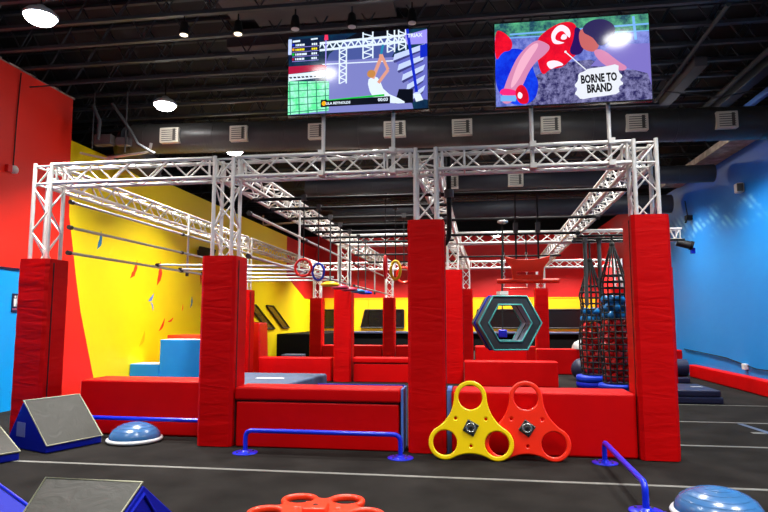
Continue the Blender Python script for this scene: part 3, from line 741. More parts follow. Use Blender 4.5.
# ---------------------------------------------------------------- dome trainers
def bosu(x, y, R, hgt, label):
    o = thing('dome_trainer', label, 'balance dome', (x, y, 0))
    MB().lathe([(R*.9, .004), (R, .012), (R+.008, .028), (R, .045), (R*.93, .052)], (x, y, 0), 40).build('rim', M['bosurim'], o, world=True)
    n = 12
    d = MB().lathe([(max(.004, R*.93*math.cos(PI/2*i/n)), .048+hgt*math.sin(PI/2*i/n)) for i in range(n+1)], (x, y, 0), 40).build('dome', M['bosu'], o, world=True)
    g = MB()
    for f in (.3, .52, .72, .86): g.torus((x, y, .05+hgt*math.sqrt(1-f*f*.98)), R*.93*f, .0012, 'z', 40, 5)
    g.build('moulded_rings', M['bosu'], d, world=True)
bosu(-4.07, 6.88, .32, .18, 'pearly blue dome trainer with pale rim on the floor before the left padded box')
bosu(1.83, 4.93, .33, .17, 'blue dome trainer cut by the bottom right edge of the photo')

# ---------------------------------------------------------------- three ring plates
def lobe_outline(nl, R, r, w, a0, seg=14):
    g = PI/nl; dx, dy = R*math.cos(g), R*math.sin(g)
    # fillet circle on the bisector, tangent outside both lobes and passing at distance w from hub
    # (w+q-dx)^2+dy^2=(r+q)^2
    k = w-dx; q = (r*r-k*k-dy*dy)/(2*k-2*r); dd = w+q
    pts = []
    for i in range(nl):
        t = a0+2*PI*i/nl; cx, cy = R*math.cos(t), R*math.sin(t)
        tf = t-g; fx, fy = dd*math.cos(tf), dd*math.sin(tf)
        tn = t+g; nx, ny = dd*math.cos(tn), dd*math.sin(tn)
        s = math.atan2(fy-cy, fx-cx); e_ = math.atan2(ny-cy, nx-cx)
        while e_ <= s: e_ += 2*PI
        for j in range(seg*2+1):
            a = s+(e_-s)*j/(seg*2); pts.append((cx+r*math.cos(a), cy+r*math.sin(a)))
        t2 = a0+2*PI*(i+1)/nl; c2 = (R*math.cos(t2), R*math.sin(t2))
        s = math.atan2(cy-ny, cx-nx); e_ = math.atan2(c2[1]-ny, c2[0]-nx)
        while e_ >= s: e_ -= 2*PI
        for j in range(1, seg):
            a = s+(e_-s)*j/seg; pts.append((nx+q*math.cos(a), ny+q*math.sin(a)))
    return pts
def spinner(x, y, tilt, m, label, hubrot=30, y_off=0):
    R, r, hr = .315, .162, .141
    spl = [lobe_outline(3, R, r, .25, PI/2)]
    for k in range(3): a = PI/2+k*2*PI/3; spl.append(circ(R*math.cos(a), R*math.sin(a), hr, 30, True))
    for k in range(3): a = -PI/2+k*2*PI/3; spl.append(circ(.185*math.cos(a), .185*math.sin(a), .029, 16, True))
    me = curve_mesh(spl, .045, .014, 3)
    zc = R*math.sin(PI/6)+r+.014
    o = thing('three_ring_plate', label, 'obstacle plate', (x, y, 0.0)); o.rotation_euler = (math.radians(-tilt), 0, 0)
    T = Matrix.Translation((0, 0, zc)) @ Matrix.Rotation(PI/2, 4, 'X')
    pl = MB().mesh(me, T).build('plate', m, o)
    for p in pl.data.polygons: p.use_smooth = True
    es = pl.modifiers.new('es', 'EDGE_SPLIT'); es.split_angle = math.radians(50)
    Hb = Matrix.Translation((0, -.026, zc)) @ Matrix.Rotation(math.radians(hubrot), 4, 'Y')
    b = MB(); b.box((-.066, -.012, -.066), (.066, .005, .066)); b.v = [tuple(Hb @ Vector(v)) for v in b.v]
    hb = b.build('bearing_plate', M['bearing'], o, bevel=.008)
    MB().torus((0, -.045, zc), .042, .012, 'y', 28, 8).build('bearing_ring', M['bearingring'], hb)
    MB().lathe([(.032, .0), (.032, .012), (.02, .014)], (0, -.038, zc), 20, ax='y').build('bearing_core', M['clamp'], hb)
    MB().lathe([(.017, .0), (.017, .003), (.01, .004)], (0, -.053, zc), 14, ax='y').build('bearing_hole', M['black'], hb)
    for sx in (-1, 1):
        for sz in (-1, 1):
            p = Hb @ Vector((sx*.05, -.014, sz*.05))
            MB().ball(tuple(p), .009, 6).build('bolt', M['black'], hb)
    return o
spinner(-.01, 6.47, 9, M['yplastic'], 'yellow three ring plastic plate leaning on the right padded box', 28)
spinner(.58, 6.53, 8, M['oplastic'], 'orange red three ring plastic plate leaning behind the yellow one', 35)
# orange flower plate lying at the bottom edge
spl = [lobe_outline(6, .36, .130, .32, PI/3)]
for k in range(6): a = PI/3*k+PI/3; spl.append(circ(.36*math.cos(a), .36*math.sin(a), .122, 28, True))
for k in range(6): a = PI/3*k+PI/6; spl.append(circ(.175*math.cos(a), .175*math.sin(a), .03, 14, True))
me = curve_mesh(spl, .05, .018, 3)
o = thing('six_ring_plate', 'orange flower shaped plate of rings lying at the bottom edge of the photo', 'obstacle plate', (-1.13, 4.33, 0), math.radians(4))
pl = MB().mesh(me, Matrix.Translation((0, 0, .075))).build('plate', M['oplastic2'], o)
for p in pl.data.polygons: p.use_smooth = True
es = pl.modifiers.new('es', 'EDGE_SPLIT'); es.split_angle = math.radians(50)
MB().lathe([(.10, 0), (.13, .03), (.12, .06)], (0, 0, 0), 28).build('underside_hub', M['oplastic2'], o)
hb = MB(); hb.prism([(-.085, -.08), (.085, -.08), (.09, .08), (.04, .10), (0, .085), (-.04, .10), (-.09, .08)], 'z', .095, .15)
hb.build('hub_block', M['oplastic2'], o, bevel=.012)
MB().lathe([(.02, .15), (.02, .1515), (.01, .1515)], (0, 0, 0), 14).build('hub_hole', M['hole'], o)

# ---------------------------------------------------------------- screens
def tv(cx, cz, w, hh, label, paint, poles, yy=6.72):
    o = thing('wall_screen', label, 'television', (cx, yy, cz-hh/2))
    MB().box((cx-w/2-.012, yy, cz-hh/2-.015), (cx+w/2+.012, yy+.07, cz+hh/2+.012)).build('casing', M['bezel'], o, world=True, bevel=.006)
    sc = MB(); mats = []; lay = [0]
    def poly(pts, m, adv=True):
        if m not in mats: mats.append(m)
        if adv: lay[0] += 1
        y = yy-.003-lay[0]*.0004
        n = len(pts)
        sc.add([(cx-w/2+u*w, y, cz-hh/2+v*hh) for u, v in pts], [tuple(range(n))], mats.index(m))
    def words(t, u, v, size, m, rot=0, xs=1., bold=0., spacing=1.):
        if m not in mats: mats.append(m)
        lay[0] += 1
        me = text_mesh(t, size, spacing, bold, xs)
        mx = Matrix.Translation((cx-w/2+u*w, yy-.003-lay[0]*.0004, cz-hh/2+v*hh)) @ Matrix.Rotation(PI/2, 4, 'X') @ Matrix.Rotation(rot, 4, 'Z')
        sc.mesh(me, mx, mats.index(m))
    paint(poly, words)
    sc.build('display', mats, o, world=True)
    for px in poles:
        MB().box((px-.05, yy+.07, cz-.25), (px+.05, yy+.1, cz+.25)).build('back_bracket', M['clamp'], o, world=True)
    return o
def oval(cx, cy, a, b, n=18, rot=0):
    return [(cx+a*math.cos(t)*math.cos(rot)-b*math.sin(t)*math.sin(rot), cy+a*math.cos(t)*math.sin(rot)*1.7+b*math.sin(t)*math.cos(rot)) for t in [2*PI*i/n for i in range(n)]]
def soft(pts, k=2):
    for _ in range(k):
        q = []
        for i in range(len(pts)):
            a, b = pts[i], pts[(i+1) % len(pts)]
            q += [(a[0]*.75+b[0]*.25, a[1]*.75+b[1]*.25), (a[0]*.25+b[0]*.75, a[1]*.25+b[1]*.75)]
        pts = q
    return pts
def E(n, c, s=1.2, **k): return emis('screen_'+n, c, s, gloss=True, **k)
def strip(p0, p1, w, asp=1.75):
    d = Vector(((p1[0]-p0[0])*asp, p1[1]-p0[1])).normalized(); n = Vector((-d.y/asp, d.x))*w/2
    return [(p0[0]+n.x, p0[1]+n.y), (p0[0]-n.x, p0[1]-n.y), (p1[0]-n.x, p1[1]-n.y), (p1[0]+n.x, p1[1]+n.y)]
def paint1(P, W):
    navy = E('navy', (10, 30, 62), var=1, vscale=3, rgb2=(14, 60, 84)); lav = E('lavender', (120, 124, 190)); lav2 = E('lavender_dark', (70, 84, 150))
    wt = E('white', (226, 240, 255), 1.1); ice = E('ice', (190, 205, 250)); green = E('green', (90, 230, 150), var=1, vscale=9, rgb2=(170, 250, 220)); dk = E('dark', (8, 12, 24))
    gl = E('greenline', (10, 190, 50)); skin = E('skin', (215, 150, 130)); hair = E('hair', (190, 130, 70)); bl = E('blue', (18, 40, 190)); yl = E('yellow', (240, 220, 20))
    red = E('red', (170, 20, 60)); org = E('amber', (250, 170, 10)); gd = E('greendark', (30, 120, 90)); vio = E('violet', (150, 140, 235))
    P([(0, 0), (1, 0), (1, 1), (0, 1)], navy)
    P([(.28, .16), (.92, .16), (.92, .66), (.28, .66)], lav)
    P([(.28, .66), (.75, .66), (.85, 1), (.5, 1), (.3, .75)], lav2)
    P([(.38, .9), (.5, 1), (.86, 1), (.86, .9)], dk)
    P([(0, .0), (.9, 0), (.88, .17), (.3, .2)], lav)
    P([(0, .52), (.28, .56), (.28, .62), (0, .62)], red)
    P([(0, .43), (.27, .46), (.27, .54), (0, .52)], wt)
    for i in range(9): P([(.01+i*.03, .465), (.03+i*.03, .465), (.025+i*.03, .485), (.005+i*.03, .485)], dk, i == 0)
    P([(0, 0), (.3, .03), (.3, .4), (0, .43)], green)
    for i in range(5): P(strip((.0, .09*i+.03), (.3, .085*i+.05), .01), gd, i == 0)
    for i in range(5): P(strip((.065*i+.02, 0), (.065*i+.01, .42), .012), gd, False)
    # trusses
    P([(.22, .79), (.86, .83), (.86, .86), (.22, .82)], wt); P([(.22, .88), (.86, .91), (.86, .94), (.22, .91)], wt)
    for i in range(12):
        u = .22+i*.053; P(strip((u, .82), (u+.026, .9), .018), wt, i == 0); P(strip((u+.026, .9), (u+.053, .82), .018), wt, False)
    for (u, v0, v1, ww) in ((.375, .36, .86, .05), (.545, .66, 1, .07), (.72, .72, 1, .05), (.80, .74, 1, .05)):
        P(strip((u, v0), (u, v1), .018), wt); P(strip((u+ww, v0), (u+ww, v1), .018), wt, False)
        v = v0
        while v < v1-.05: P(strip((u, v), (u+ww, v+.04), .014), wt, False); P(strip((u+ww, v+.04), (u, v+.08), .014), wt, False); v += .08
    P(strip((.25, .62), (.78, .61), .014), wt); P(strip((.275, .6), (.275, .95), .014), vio)
    P([(.262, .93), (.292, .93), (.288, 1), (.266, 1)], E('pink', (235, 50, 90)))
    # stairs block at right
    P([(.77, .62), (.96, .76), (1, .7), (1, .1), (.93, .12), (.88, .3)], E('stairs', (100, 104, 190)))
    for i in range(5):
        v = .8-.13*i; P([(.76+.03*i, v-.19), (.97, v-.07), (.985, v), (.77+.03*i, v-.11)], ice)
        P([(.77+.03*i, v-.22), (.97, v-.09), (.97, v-.07), (.76+.03*i, v-.19)], E('shade%d' % i, (60, 60, 120)), False)
    P([(.84, .92), (1, .98), (1, .8), (.86, .8)], vio); P([(.95, .62), (1, .64), (1, .8), (.95, .78)], bl)
    P([(.77, .07), (.9, .07), (.9, .24), (.8, .25)], dk)
    P(strip((.86, 1), (.925, .2), .035), bl)
    P([(.90, .18), (.95, .18), (.97, .1), (.92, .08)], wt)
    # climber
    P(soft([(.575, .38), (.62, .43), (.66, .4), (.70, .22), (.84, .1), (.84, .06), (.66, .1), (.6, .2)], 1), wt)
    P(strip((.615, .4), (.675, .66), .045), skin); P(strip((.655, .34), (.725, .5), .04), skin, False); P(strip((.725, .5), (.68, .68), .035), skin, False)
    P(oval(.605, .46, .03, .05), hair); P(oval(.675, .68, .015, .03), skin)
    P(strip((.675, .7), (.69, .82), .03), E('teal', (30, 130, 170)))
    # score table
    P([(0, .7), (.23, .74), (.23, .97), (0, .96)], E('table', (12, 26, 56)))
    P(strip((.03, .935), (.085, .94), .026), wt); P(strip((.165, .95), (.215, .955), .02), wt)
    for i, (t, c) in enumerate((('x'*8, wt), ('x'*8, yl), ('x'*11, wt), ('x'*8, wt))):
        v = .885-.062*i
        for a, b in ((.052, .06), (.064, .078), (.081, .098), (.101, .101+.006*len(t)-.03), (.172, .184), (.187, .199), (.202, .212)):
            P(strip((a, v), (b, v+.001), .026), c)
        P(strip((.03, v-.03), (.225, v-.026), .006), vio)
    for i, (c) in enumerate((bl, org, gl, red)): P([(.03, .87-.062*i), (.045, .87-.062*i), (.045, .90-.062*i), (.03, .90-.062*i)], c, i == 0)
    P([(.0, .76), (.025, .76), (.025, .96), (.0, .96)], ice)
    # lower banner
    P([(.25, .07), (.74, .07), (.74, .16), (.25, .15)], dk); P([(.29, .155), (.70, .19), (.70, .165), (.29, .145)], gl)
    P([(.245, .065), (.29, .065), (.29, .16), (.245, .16)], dk); P(oval(.268, .112, .016, .03), org)
    W('LILA REYNOLDS', .37, .108, .042, wt, bold=.0015); W('00:03', .69, .12, .055, wt, bold=.0015)
    W('TRIAX', .915, .90, .062, wt, bold=.002)
def paint2(P, W):
    ground = E('ground', (34, 30, 84), var=1, vscale=14, rgb2=(130, 128, 176)); sky = E('turf', (30, 70, 90), var=1, vscale=6, rgb2=(90, 180, 130))
    mid = E('mid', (70, 84, 170), var=1, vscale=7, rgb2=(130, 140, 215))
    red = E('shirt', (236, 16, 44), var=1, vscale=5, rgb2=(200, 8, 40)); skin = E('arm', (205, 130, 170)); skl = E('arm_light', (232, 170, 195)); bl = E('trouser', (12, 34, 200), var=1, vscale=4, rgb2=(20, 70, 235))
    hair = E('hair2', (44, 38, 86)); face = E('face', (190, 96, 96)); wt = E('paper', (240, 244, 255), 1.0); wt2 = E('emblem', (240, 225, 240)); ink = E('ink', (14, 14, 22))
    rail_ = E('rail', (110, 170, 230)); pk = E('band', (240, 40, 120)); dk = E('collar', (40, 14, 90))
    P([(0, 0), (1, 0), (1, 1), (0, 1)], mid)
    P([(0, .84), (1, .8), (1, 1), (0, 1)], sky)
    P([(.2, 0), (1, 0), (1, .34), (.8, .36), (.62, .5), (.45, .48), (.2, .3)], ground)
    P(strip((.1, .86), (1, .88), .022), rail_); P(strip((.0, .82), (1, .80), .014), rail_); P(strip((.915, .7), (.905, .98), .03), rail_)
    P([(.62, .42), (.8, .4), (.98, .3), (1, .15), (1, .65), (.75, .66)], E('leg2', (120, 110, 190)))
    P(soft([(.0, .55), (.02, .66), (.15, .70), (.24, .6), (.25, .4), (.29, .25), (.25, .02), (.1, .0), (.0, .2)]), bl)
    P(soft([(0, .93), (.06, .9), (.12, .78), (.11, .66), (.05, .66), (0, .52)]), red)
    P(soft([(.27, .76), (.34, .88), (.44, .97), (.53, .96), (.55, .82), (.57, .62), (.50, .52), (.44, .42), (.36, .42), (.31, .33), (.28, .5)]), red)
    P(soft([(.53, .92), (.58, .84), (.6, .7), (.56, .55), (.48, .58), (.52, .75)]), dk)
    P(soft([(.38, .72), (.37, .84), (.43, .95), (.49, .9), (.505, .8), (.47, .72), (.42, .7)]), wt2); P(soft([(.395, .76), (.41, .84), (.45, .87), (.475, .8), (.50, .76), (.485, .70), (.44, .73)]), red); P(soft([(.43, .76), (.45, .83), (.48, .8), (.47, .75)]), wt2)
    P(soft([(.33, .5), (.4, .52), (.46, .45), (.4, .44), (.36, .4)]), wt2)
    P(soft([(.27, .78), (.33, .74), (.37, .68), (.34, .6), (.24, .47), (.17, .2), (.10, .02), (.03, .04), (.05, .2), (.10, .42), (.16, .62)]), skin)
    P(soft([(.26, .74), (.3, .72), (.22, .52), (.13, .24), (.09, .2), (.13, .42), (.18, .6)]), skl)
    P(soft([(.02, .17), (.05, .22), (.14, .18), (.15, .12), (.04, .13)]), pk); P([(.03, .13), (.14, .12), (.13, .05), (.03, .06)], rail_)
    P(soft([(.13, .2), (.17, .26), (.21, .18), (.22, .02), (.16, .01), (.13, .1)]), red); P(soft([(.15, .17), (.18, .13), (.165, .07), (.14, .1)]), wt2)
    P(soft([(.55, .82), (.58, .88), (.66, .85), (.69, .7), (.66, .58), (.6, .6), (.56, .66)]), face)
    P(soft([(.58, .9), (.64, .97), (.72, .97), (.78, .9), (.79, .8), (.74, .68), (.68, .64), (.65, .74), (.62, .78), (.58, .82)]), hair)
    P(soft([(.63, .6), (.70, .62), (.80, .45), (.86, .38), (.82, .33), (.70, .42)]), skin)
    sp = [(.54, .34), (.58, .36), (.6, .39), (.7, .4), (.8, .43), (.795, .33), (.825, .28), (.8, .24), (.83, .19), (.79, .16), (.8, .08), (.7, .06), (.62, .05), (.55, .03), (.53, .08), (.51, .1), (.535, .16), (.51, .2), (.54, .26)]
    P(soft(sp, 1), wt)
    P(strip((.465, .6), (.59, .38), .012), wt); P(oval(.463, .605, .008, .014), wt)
    W('BORNE TO', .67, .268, .132, ink, rot=math.radians(2.5), xs=.60, bold=.006)
    W('BRAND', .672, .152, .132, ink, rot=math.radians(2.5), xs=.62, bold=.006)
tv(-1.305, 4.44, 1.70, .985, 'left hanging screen showing a climber and a score table', paint1, (-1.74, -.88))
tv(1.19, 4.42, 1.71, 1.0, 'right hanging screen showing a person in red and the words BORNE TO BRAND', paint2, (.74, 1.6))
for x, w, s in ((-1.74, 'left', 'left'), (-.88, 'right', 'left'), (.74, 'left', 'right'), (1.6, 'right', 'right')):
    o = thing('screen_pole', '%s silver pole holding the %s screen up from the front truss' % (w, s), 'pole', (x, 6.86, 3.2))
    MB().tube([(x, 6.725+.115, 3.19), (x, 6.725+.115, 4.9)], .024, 10).build('pole', M['alu'], o, world=True)
    for z in (3.22, 3.47):
        MB().box((x-.035, 6.725-.01, z-.03), (x+.035, 6.725+.15, z+.03)).build('clamp', M['alu'], o, world=True)

# ---------------------------------------------------------------- lamps
def lamp(x, y, z, label, P=1., group=None):
    o = thing('high_bay_lamp', label, 'lamp', (x, y, z), 0, group)
    MB().lathe([(.2, 0.0), (.205, .03), (.16, .08), (.09, .11), (.05, .15), (.03, .16)], (x, y, z), 24).build('housing', M['lamphouse'], o, world=True)
    MB().lathe([(.02, -.10), (.08, -.092), (.14, -.065), (.175, -.03), (.19, -.001)], (x, y, z), 24).build('diffuser', M['lampglow'], o, world=True)
    MB().tube([(x, y, z+.15), (x, y, 5.72 if z < 5.6 else z+.3)], .012, 6).build('rod', M['black'], o, world=True)
    ld = bpy.data.lights.new('lamp_light', 'AREA'); ld.shape = 'DISK'; ld.size = .38; ld.spread = math.radians(114); ld.energy = 185*P; ld.color = (1, .97, .93)
    lo = bpy.data.objects.new('lamp_light', ld); COL.objects.link(lo); lo.parent = o; lo.location = (0, 0, -.12)
LZ = 5.3
lamp(-5.35, 6.45, LZ, 'bright round ceiling lamp at the top left of the photo, over the red wall')
lamp(-5.37, 9.6, LZ, 'bright round ceiling lamp above the left end of the big duct')
lamp(-5.3, 12.6, LZ, 'bright round ceiling lamp just above the front truss near the second column')
lamp(-4.6, 20.6, LZ, 'small distant ceiling lamp above the left truss lines')
lamp(-2.4, 20.8, LZ, 'small distant ceiling lamp seen between the black cross bars')
lamp(-1.75, 22.4, LZ, 'small distant ceiling lamp seen through the middle column lattice')
lamp(-2.17, 4.81, LZ, 'round ceiling lamp whose reflection shows in the left screen', .3)
lamp(2.06, 5.33, LZ, 'round ceiling lamp whose reflection shows in the right screen', .4)
for i, (x, y, p) in enumerate(((-5.35, 3.3, .12), (-5.35, .2, .12), (-2.2, 1.7, .22), (-2.2, -1.4, .2), (.2, 2.5, .25), (2.05, 1.6, .3), (4.4, 4.5, .5), (4.4, 1.4, .3))):
    lamp(x, y, LZ, 'round ceiling lamp over the open floor in front of the rig', p*1.35, 'ceiling lamps over the open floor')

for x, y, w in ((-1.5, 8.9, 'behind the left screen'), (1.5, 8.9, 'behind the right screen'), (-2.2, 12.3, 'behind the big duct, left'), (1.0, 12.3, 'behind the big duct, middle'), (4.2, 12.2, 'behind the big duct, right'),
                (-2.2, 15.6, 'behind the second duct, left'), (1.0, 15.6, 'behind the second duct, middle'), (4.2, 15.5, 'behind the second duct, right'),
                (1.0, 20.3, 'behind the far duct, middle'), (4.2, 20.1, 'behind the far duct, right')):
    lamp(x, y, LZ, 'added fill lamp hidden ' + w, .62 if x < 4 else .66)  # added lamps, kept out of view, to brighten the rear rig and blue wall
for x in (-5.2, -2.0, 1.2, 4.4):
    lamp(x, 25.6, 5.05, 'added fill lamp brightening the yellow padded back wall', 1.7, 'added fill lamps for the back wall')  # extra lamps added to light the yellow padding, set behind the truss lattice
for i, (x, y, w) in enumerate(((-3.9, 7.4, 'leftmost'), (-3.14, 7.48, 'second from left'), (-2.31, 7.46, 'third'), (-1.53, 7.51, 'fourth'), (-.71, 7.52, 'rightmost'))):
    o = thing('ceiling_spotlight', '%s of the five small black spotlights under the ceiling' % w, 'spotlight', (x, y, 5.45))
    MB().lathe([(.035, 5.62), (.05, 5.6), (.065, 5.5), (.07, 5.43)][::-1], (x, y, 0), 16).build('housing', M['black'], o, world=True)
    MB().lathe([(.055, 5.422), (.055, 5.432)], (x, y, 0), 16).build('lens', M['spotglow'] if i < 2 else M['bosurim'], o, world=True)
    MB().tube([(x, y, 5.6), (x, y, 5.72)], .012, 5).build('stem', M['black'], o, world=True)
o = thing('ceiling_speaker', 'round pale ceiling speaker at the top centre above the left screen', 'speaker', (-1.63, 7.06, 5.7))
MB().lathe([(.17, 5.66), (.175, 5.68), (.17, 5.70)], (-1.63, 7.06, 0), 28).build('rim', M['duct'], o, world=True)
MB().lathe([(.05, 5.645), (.12, 5.655), (.14, 5.66)], (-1.63, 7.06, 0), 24).build('grille', M['vent'], o, world=True)

# ---------------------------------------------------------------- ducts
def duct(p0, p1, r, m, label, vents=(), ribs=.5):
    p0 = Vector(p0); p1 = Vector(p1); L = (p1-p0).length; d = (p1-p0).normalized(); md = (p0+p1)/2
    o = thing('air_duct', label, 'air duct', tuple(md))
    MB().tube([p0, p1], r, 28).build('pipe', M[m], o, world=True)
    t = .3
    while t < L: c = p0+d*t; MB().tube([c-d*.012, c+d*.012], r+.008, 28).build('joint_band', M[m], o, world=True); t += 1.4
    for (x, w) in vents:
        t = (x-p0.x)/(p1.x-p0.x); c = p0.lerp(p1, t)
        hh = .145
        v = MB().box((c.x-w/2, c.y-r-.05, c.z-hh-.03), (c.x+w/2, c.y-r+.1, c.z+hh-.03)).build('vent', M['vent'], o, world=True, bevel=.008)
        g = MB()
        for k in range(6): z = c.z-hh+.0+.04*k; g.box((c.x-w/2+.04, c.y-r-.054, z), (c.x+w/2-.04, c.y-r-.049, z+.012))
        g.box((c.x+w*.2, c.y-r-.056, c.z-hh), (c.x+w*.34, c.y-r-.05, c.z+hh-.06))
        g.build('louvres', M['ventdark'], v, world=True)
    return o
duct((-6.5, 10.55, 5.0), (5.6, 10.75, 4.84), .29, 'duct', 'large grey round air duct with cream vents crossing above the front truss',
     ((-5.62, .38), (-4.25, .34), (-2.76, .3), (-1.3, .4), (-.09, .36), (1.45, .34), (2.9, .36), (4.35, .34)))
duct((-4.0, 14.1, 4.72), (5.45, 13.9, 4.72), .20, 'ductblack', 'dark round air duct ending near the blue wall, behind the big duct', ((-.4, .35), (1.1, .35)))
duct((-4.0, 17.2, 4.6), (5.5, 16.9, 4.6), .25, 'ductblack', 'farthest dark round air duct, seen under the other ducts')
o = thing('duct_elbow', 'grey duct bend at the left end of the big duct', 'air duct', (-6.6, 10.7, 4.6))
MB().tube([(-6.52, 10.55, 5.0), (-6.62, 10.6, 4.97), (-6.8, 10.8, 4.9), (-6.95, 11.2, 4.85), (-7.0, 12, 4.8)], .285, 20).build('bend', M['ductblack'], o, world=True)
# pipes and boxes in the ceiling corner on the left
def pipe(pts, r, m, label, name='ceiling_pipe', cat='pipe'):
    c = Vector(pts[0]); o = MB().tube(pts, r, 8).build(name, M[m]); return base_tag(o, label, cat)
pipe([(-6.9, 9.8, 5.7), (-6.9, 9.8, 4.62)], .012, 'greyrope', 'thin hanging rod by the red wall corner, left of the grey box')
pipe([(-6.3, 9.9, 5.7), (-6.3, 9.9, 4.55)], .014, 'greyrope', 'thin hanging rod right of the conduit bend in the left ceiling corner')
pipe([(-6.85, 10.2, 4.55), (-6.1, 10.2, 4.62), (-5.98, 10.2, 4.65), (-5.96, 10.2, 4.8)], .028, 'chain', 'pale conduit elbow above the left front truss', )
pipe([(-7.35, 10.1, 4.64), (-6.2, 10.3, 4.38)], .022, 'white', 'white pipe slanting out from the red wall corner')
pipe([(-6.6, 9.9, 5.5), (-6.2, 9.9, 4.95), (-6.05, 9.9, 4.7), (-5.7, 9.9, 4.5)], .03, 'greyrope', 'grey pipe bending down in the left ceiling corner')
pipe([(-6.85, 9.7, 5.4), (-6.7, 9.7, 5.1), (-6.72, 9.7, 4.75)], .035, 'greyrope', 'grey flexible pipe above the left ceiling boxes')
base_tag(MB().box((-6.95, 9.9, 4.72), (-6.6, 10.05, 4.92)).build('junction_box', M['panelgrey'], bevel=.01), 'grey junction box hanging in the left ceiling corner', 'box')
base_tag(MB().box((-6.5, 9.9, 4.7), (-6.25, 10.05, 4.85)).build('junction_box', M['panelgrey'], bevel=.01), 'second grey junction box, right of the first in the left ceiling corner', 'box')
pipe([(-6.1, 16.8, 4.55), (-6.1, 16.8, 4.25), (-4.9, 16.8, 4.33), (-4.9, 16.8, 4.45)], .03, 'insul', 'pale pipe bracket high before the yellow wall')
pipe([(-13, 8.8, 5.55), (-9, 8.8, 5.42), (-5, 8.9, 5.5), (-2.5, 9, 5.42), (0, 9, 5.4), (2.5, 9.2, 5.45)], .012, 'greyrope', 'thin sagging cable strung under the ceiling joists', 'ceiling_cable', 'cable')
pipe([(3.45, 8.0, 5.62), (3.58, 11.6, 5.62)], .03, 'greyrope', 'long grey pipe under the joists right of the right screen')
pipe([(4.62, 9.0, 5.6), (4.62, 12.3, 5.6)], .045, 'greyrope', 'dark thick pipe under the ceiling at the top right')
pipe([(3.3, 10.2, 5.3), (4.2, 10.3, 5.18), (4.8, 10.4, 5.3)], .012, 'greyrope', 'sagging grey cable under the ceiling at the top right', 'ceiling_cable', 'cable')
base_tag(MB().box((3.62, 9.7, 5.5), (3.82, 11.5, 5.66)).build('cable_tray', M['panelgrey'], bevel=.01), 'grey box tray hanging right of the right screen', 'cable tray')
base_tag(MB().box((5.25, 10.9, 5.45), (5.35, 12.6, 5.55)).build('light_strip', M['ltblue'], bevel=.01), 'pale blue bar under the ceiling at the right edge', 'ceiling bar')
base_tag(MB().box((4.75, 9, 5.5), (4.95, 12.4, 5.68)).build('cable_tray', M['joist'], bevel=.01), 'dark tray beside the thick pipe at the top right', 'cable tray')

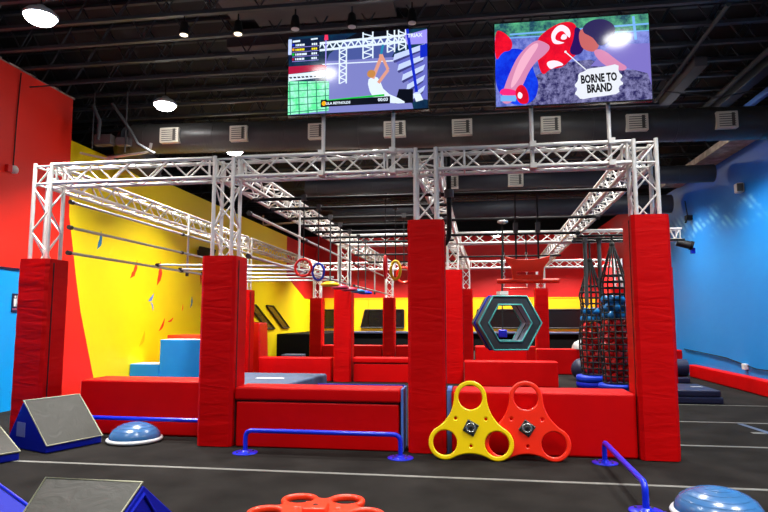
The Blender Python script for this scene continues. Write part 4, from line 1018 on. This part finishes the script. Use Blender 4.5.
# ---------------------------------------------------------------- small wall items
o = thing('alarm_strobe', 'red and white round alarm on the red wall at the left edge', 'alarm', (-7.4, 8.5, 3.9))
MB().box((-7.45, 8.40, 3.86), (-7.38, 8.5, 3.98)).build('backplate', M['redring'], o, world=True, bevel=.01)
MB().lathe([(.07, 0), (.07, .04), (.05, .06), (.01, .07)], (-7.44, 8.58, 3.93), 20, ax='x').build('lens', M['white'], o, world=True)
MB().tube([(-7.43, 8.56, 4.0), (-7.43, 8.57, 4.8), (-7.43, 8.6, 5.6)], .01, 5).build('wall_wire', M['seam'], o, world=True)
o = thing('restroom_sign', 'small navy restroom sign with two figures on the blue panel at the left', 'sign', (-7.39, 8.77, 1.6))
xs = -7.385
MB().box((-7.40, 8.68, 1.59), (xs, 8.87, 1.89)).build('board', M['sign'], o, world=True, bevel=.004)
fg = MB()
for yc, skirt in ((8.735, False), (8.815, True)):
    fg.prism([(yc+.02*math.cos(2*PI*i/12), 1.84+.02*math.sin(2*PI*i/12)) for i in range(12)], 'x', xs, xs+.004)
    body = [(yc-.03, 1.81), (yc+.03, 1.81), (yc+.026, 1.74), (yc+.018, 1.68), (yc-.018, 1.68), (yc-.026, 1.74)] if not skirt else [(yc-.018, 1.81), (yc+.018, 1.81), (yc+.04, 1.73), (yc+.014, 1.73), (yc+.012, 1.68), (yc-.012, 1.68), (yc-.014, 1.73), (yc-.04, 1.73)]
    fg.prism(body, 'x', xs, xs+.004)
fg.prism([(8.772, 1.68), (8.778, 1.68), (8.778, 1.86), (8.772, 1.86)], 'x', xs, xs+.004)
fg.build('figures', M['white'], o, world=True)
tm = text_mesh('RESTROOM', .034, 1, .001)
MB().mesh(tm, Matrix.Translation((xs+.003, 8.775, 1.635)) @ Matrix.Rotation(PI/2, 4, 'Z') @ Matrix.Rotation(PI/2, 4, 'X')).build('lettering', M['signpink'], o, world=True)
o = thing('wall_speaker', 'black loudspeaker mounted on the yellow wall', 'speaker', (-7.2, 15.4, 3.2))
MB().prism([(-7.4, 3.2), (-7.05, 3.14), (-6.98, 3.38), (-7.35, 3.46)], 'y', 15.2, 15.55).build('cabinet', M['speaker'], o, world=True, bevel=.03)
MB().box((-7.45, 15.32, 3.26), (-7.36, 15.43, 3.36)).build('bracket', M['clamp'], o, world=True)
o = thing('stage_light', 'black spotlight hanging from the end of the middle row truss before the blue wall', 'spotlight', (4.62, 13.6, 3.0))
MB().tube([(4.5, 13.6, 3.14), (4.75, 13.55, 3.06)], .085, 14).build('housing', M['speaker'], o, world=True)
MB().tube([(4.75, 13.55, 3.06), (4.81, 13.54, 3.04)], .1, 14).build('hood', M['black'], o, world=True)
MB().box((4.76, 13.5, 2.88), (4.84, 13.58, 3.0)).build('knob', M['bluevinyl'], o, world=True)
MB().tube([(4.6, 13.62, 3.1), (4.6, 13.7, 3.2)], .02, 6).build('yoke', M['black'], o, world=True)

# ---------------------------------------------------------------- world and view
w = bpy.data.worlds.new('world'); SC.world = w; w.use_nodes = True
bg = w.node_tree.nodes['Background']; bg.inputs[0].default_value = (.75, .85, 1, 1); bg.inputs[1].default_value = .10
SC.view_settings.view_transform = 'Standard'; SC.view_settings.look = 'None'
SC.view_settings.gamma = 1; SC.view_settings.use_curve_mapping = False
SC.view_settings.exposure = 0.0
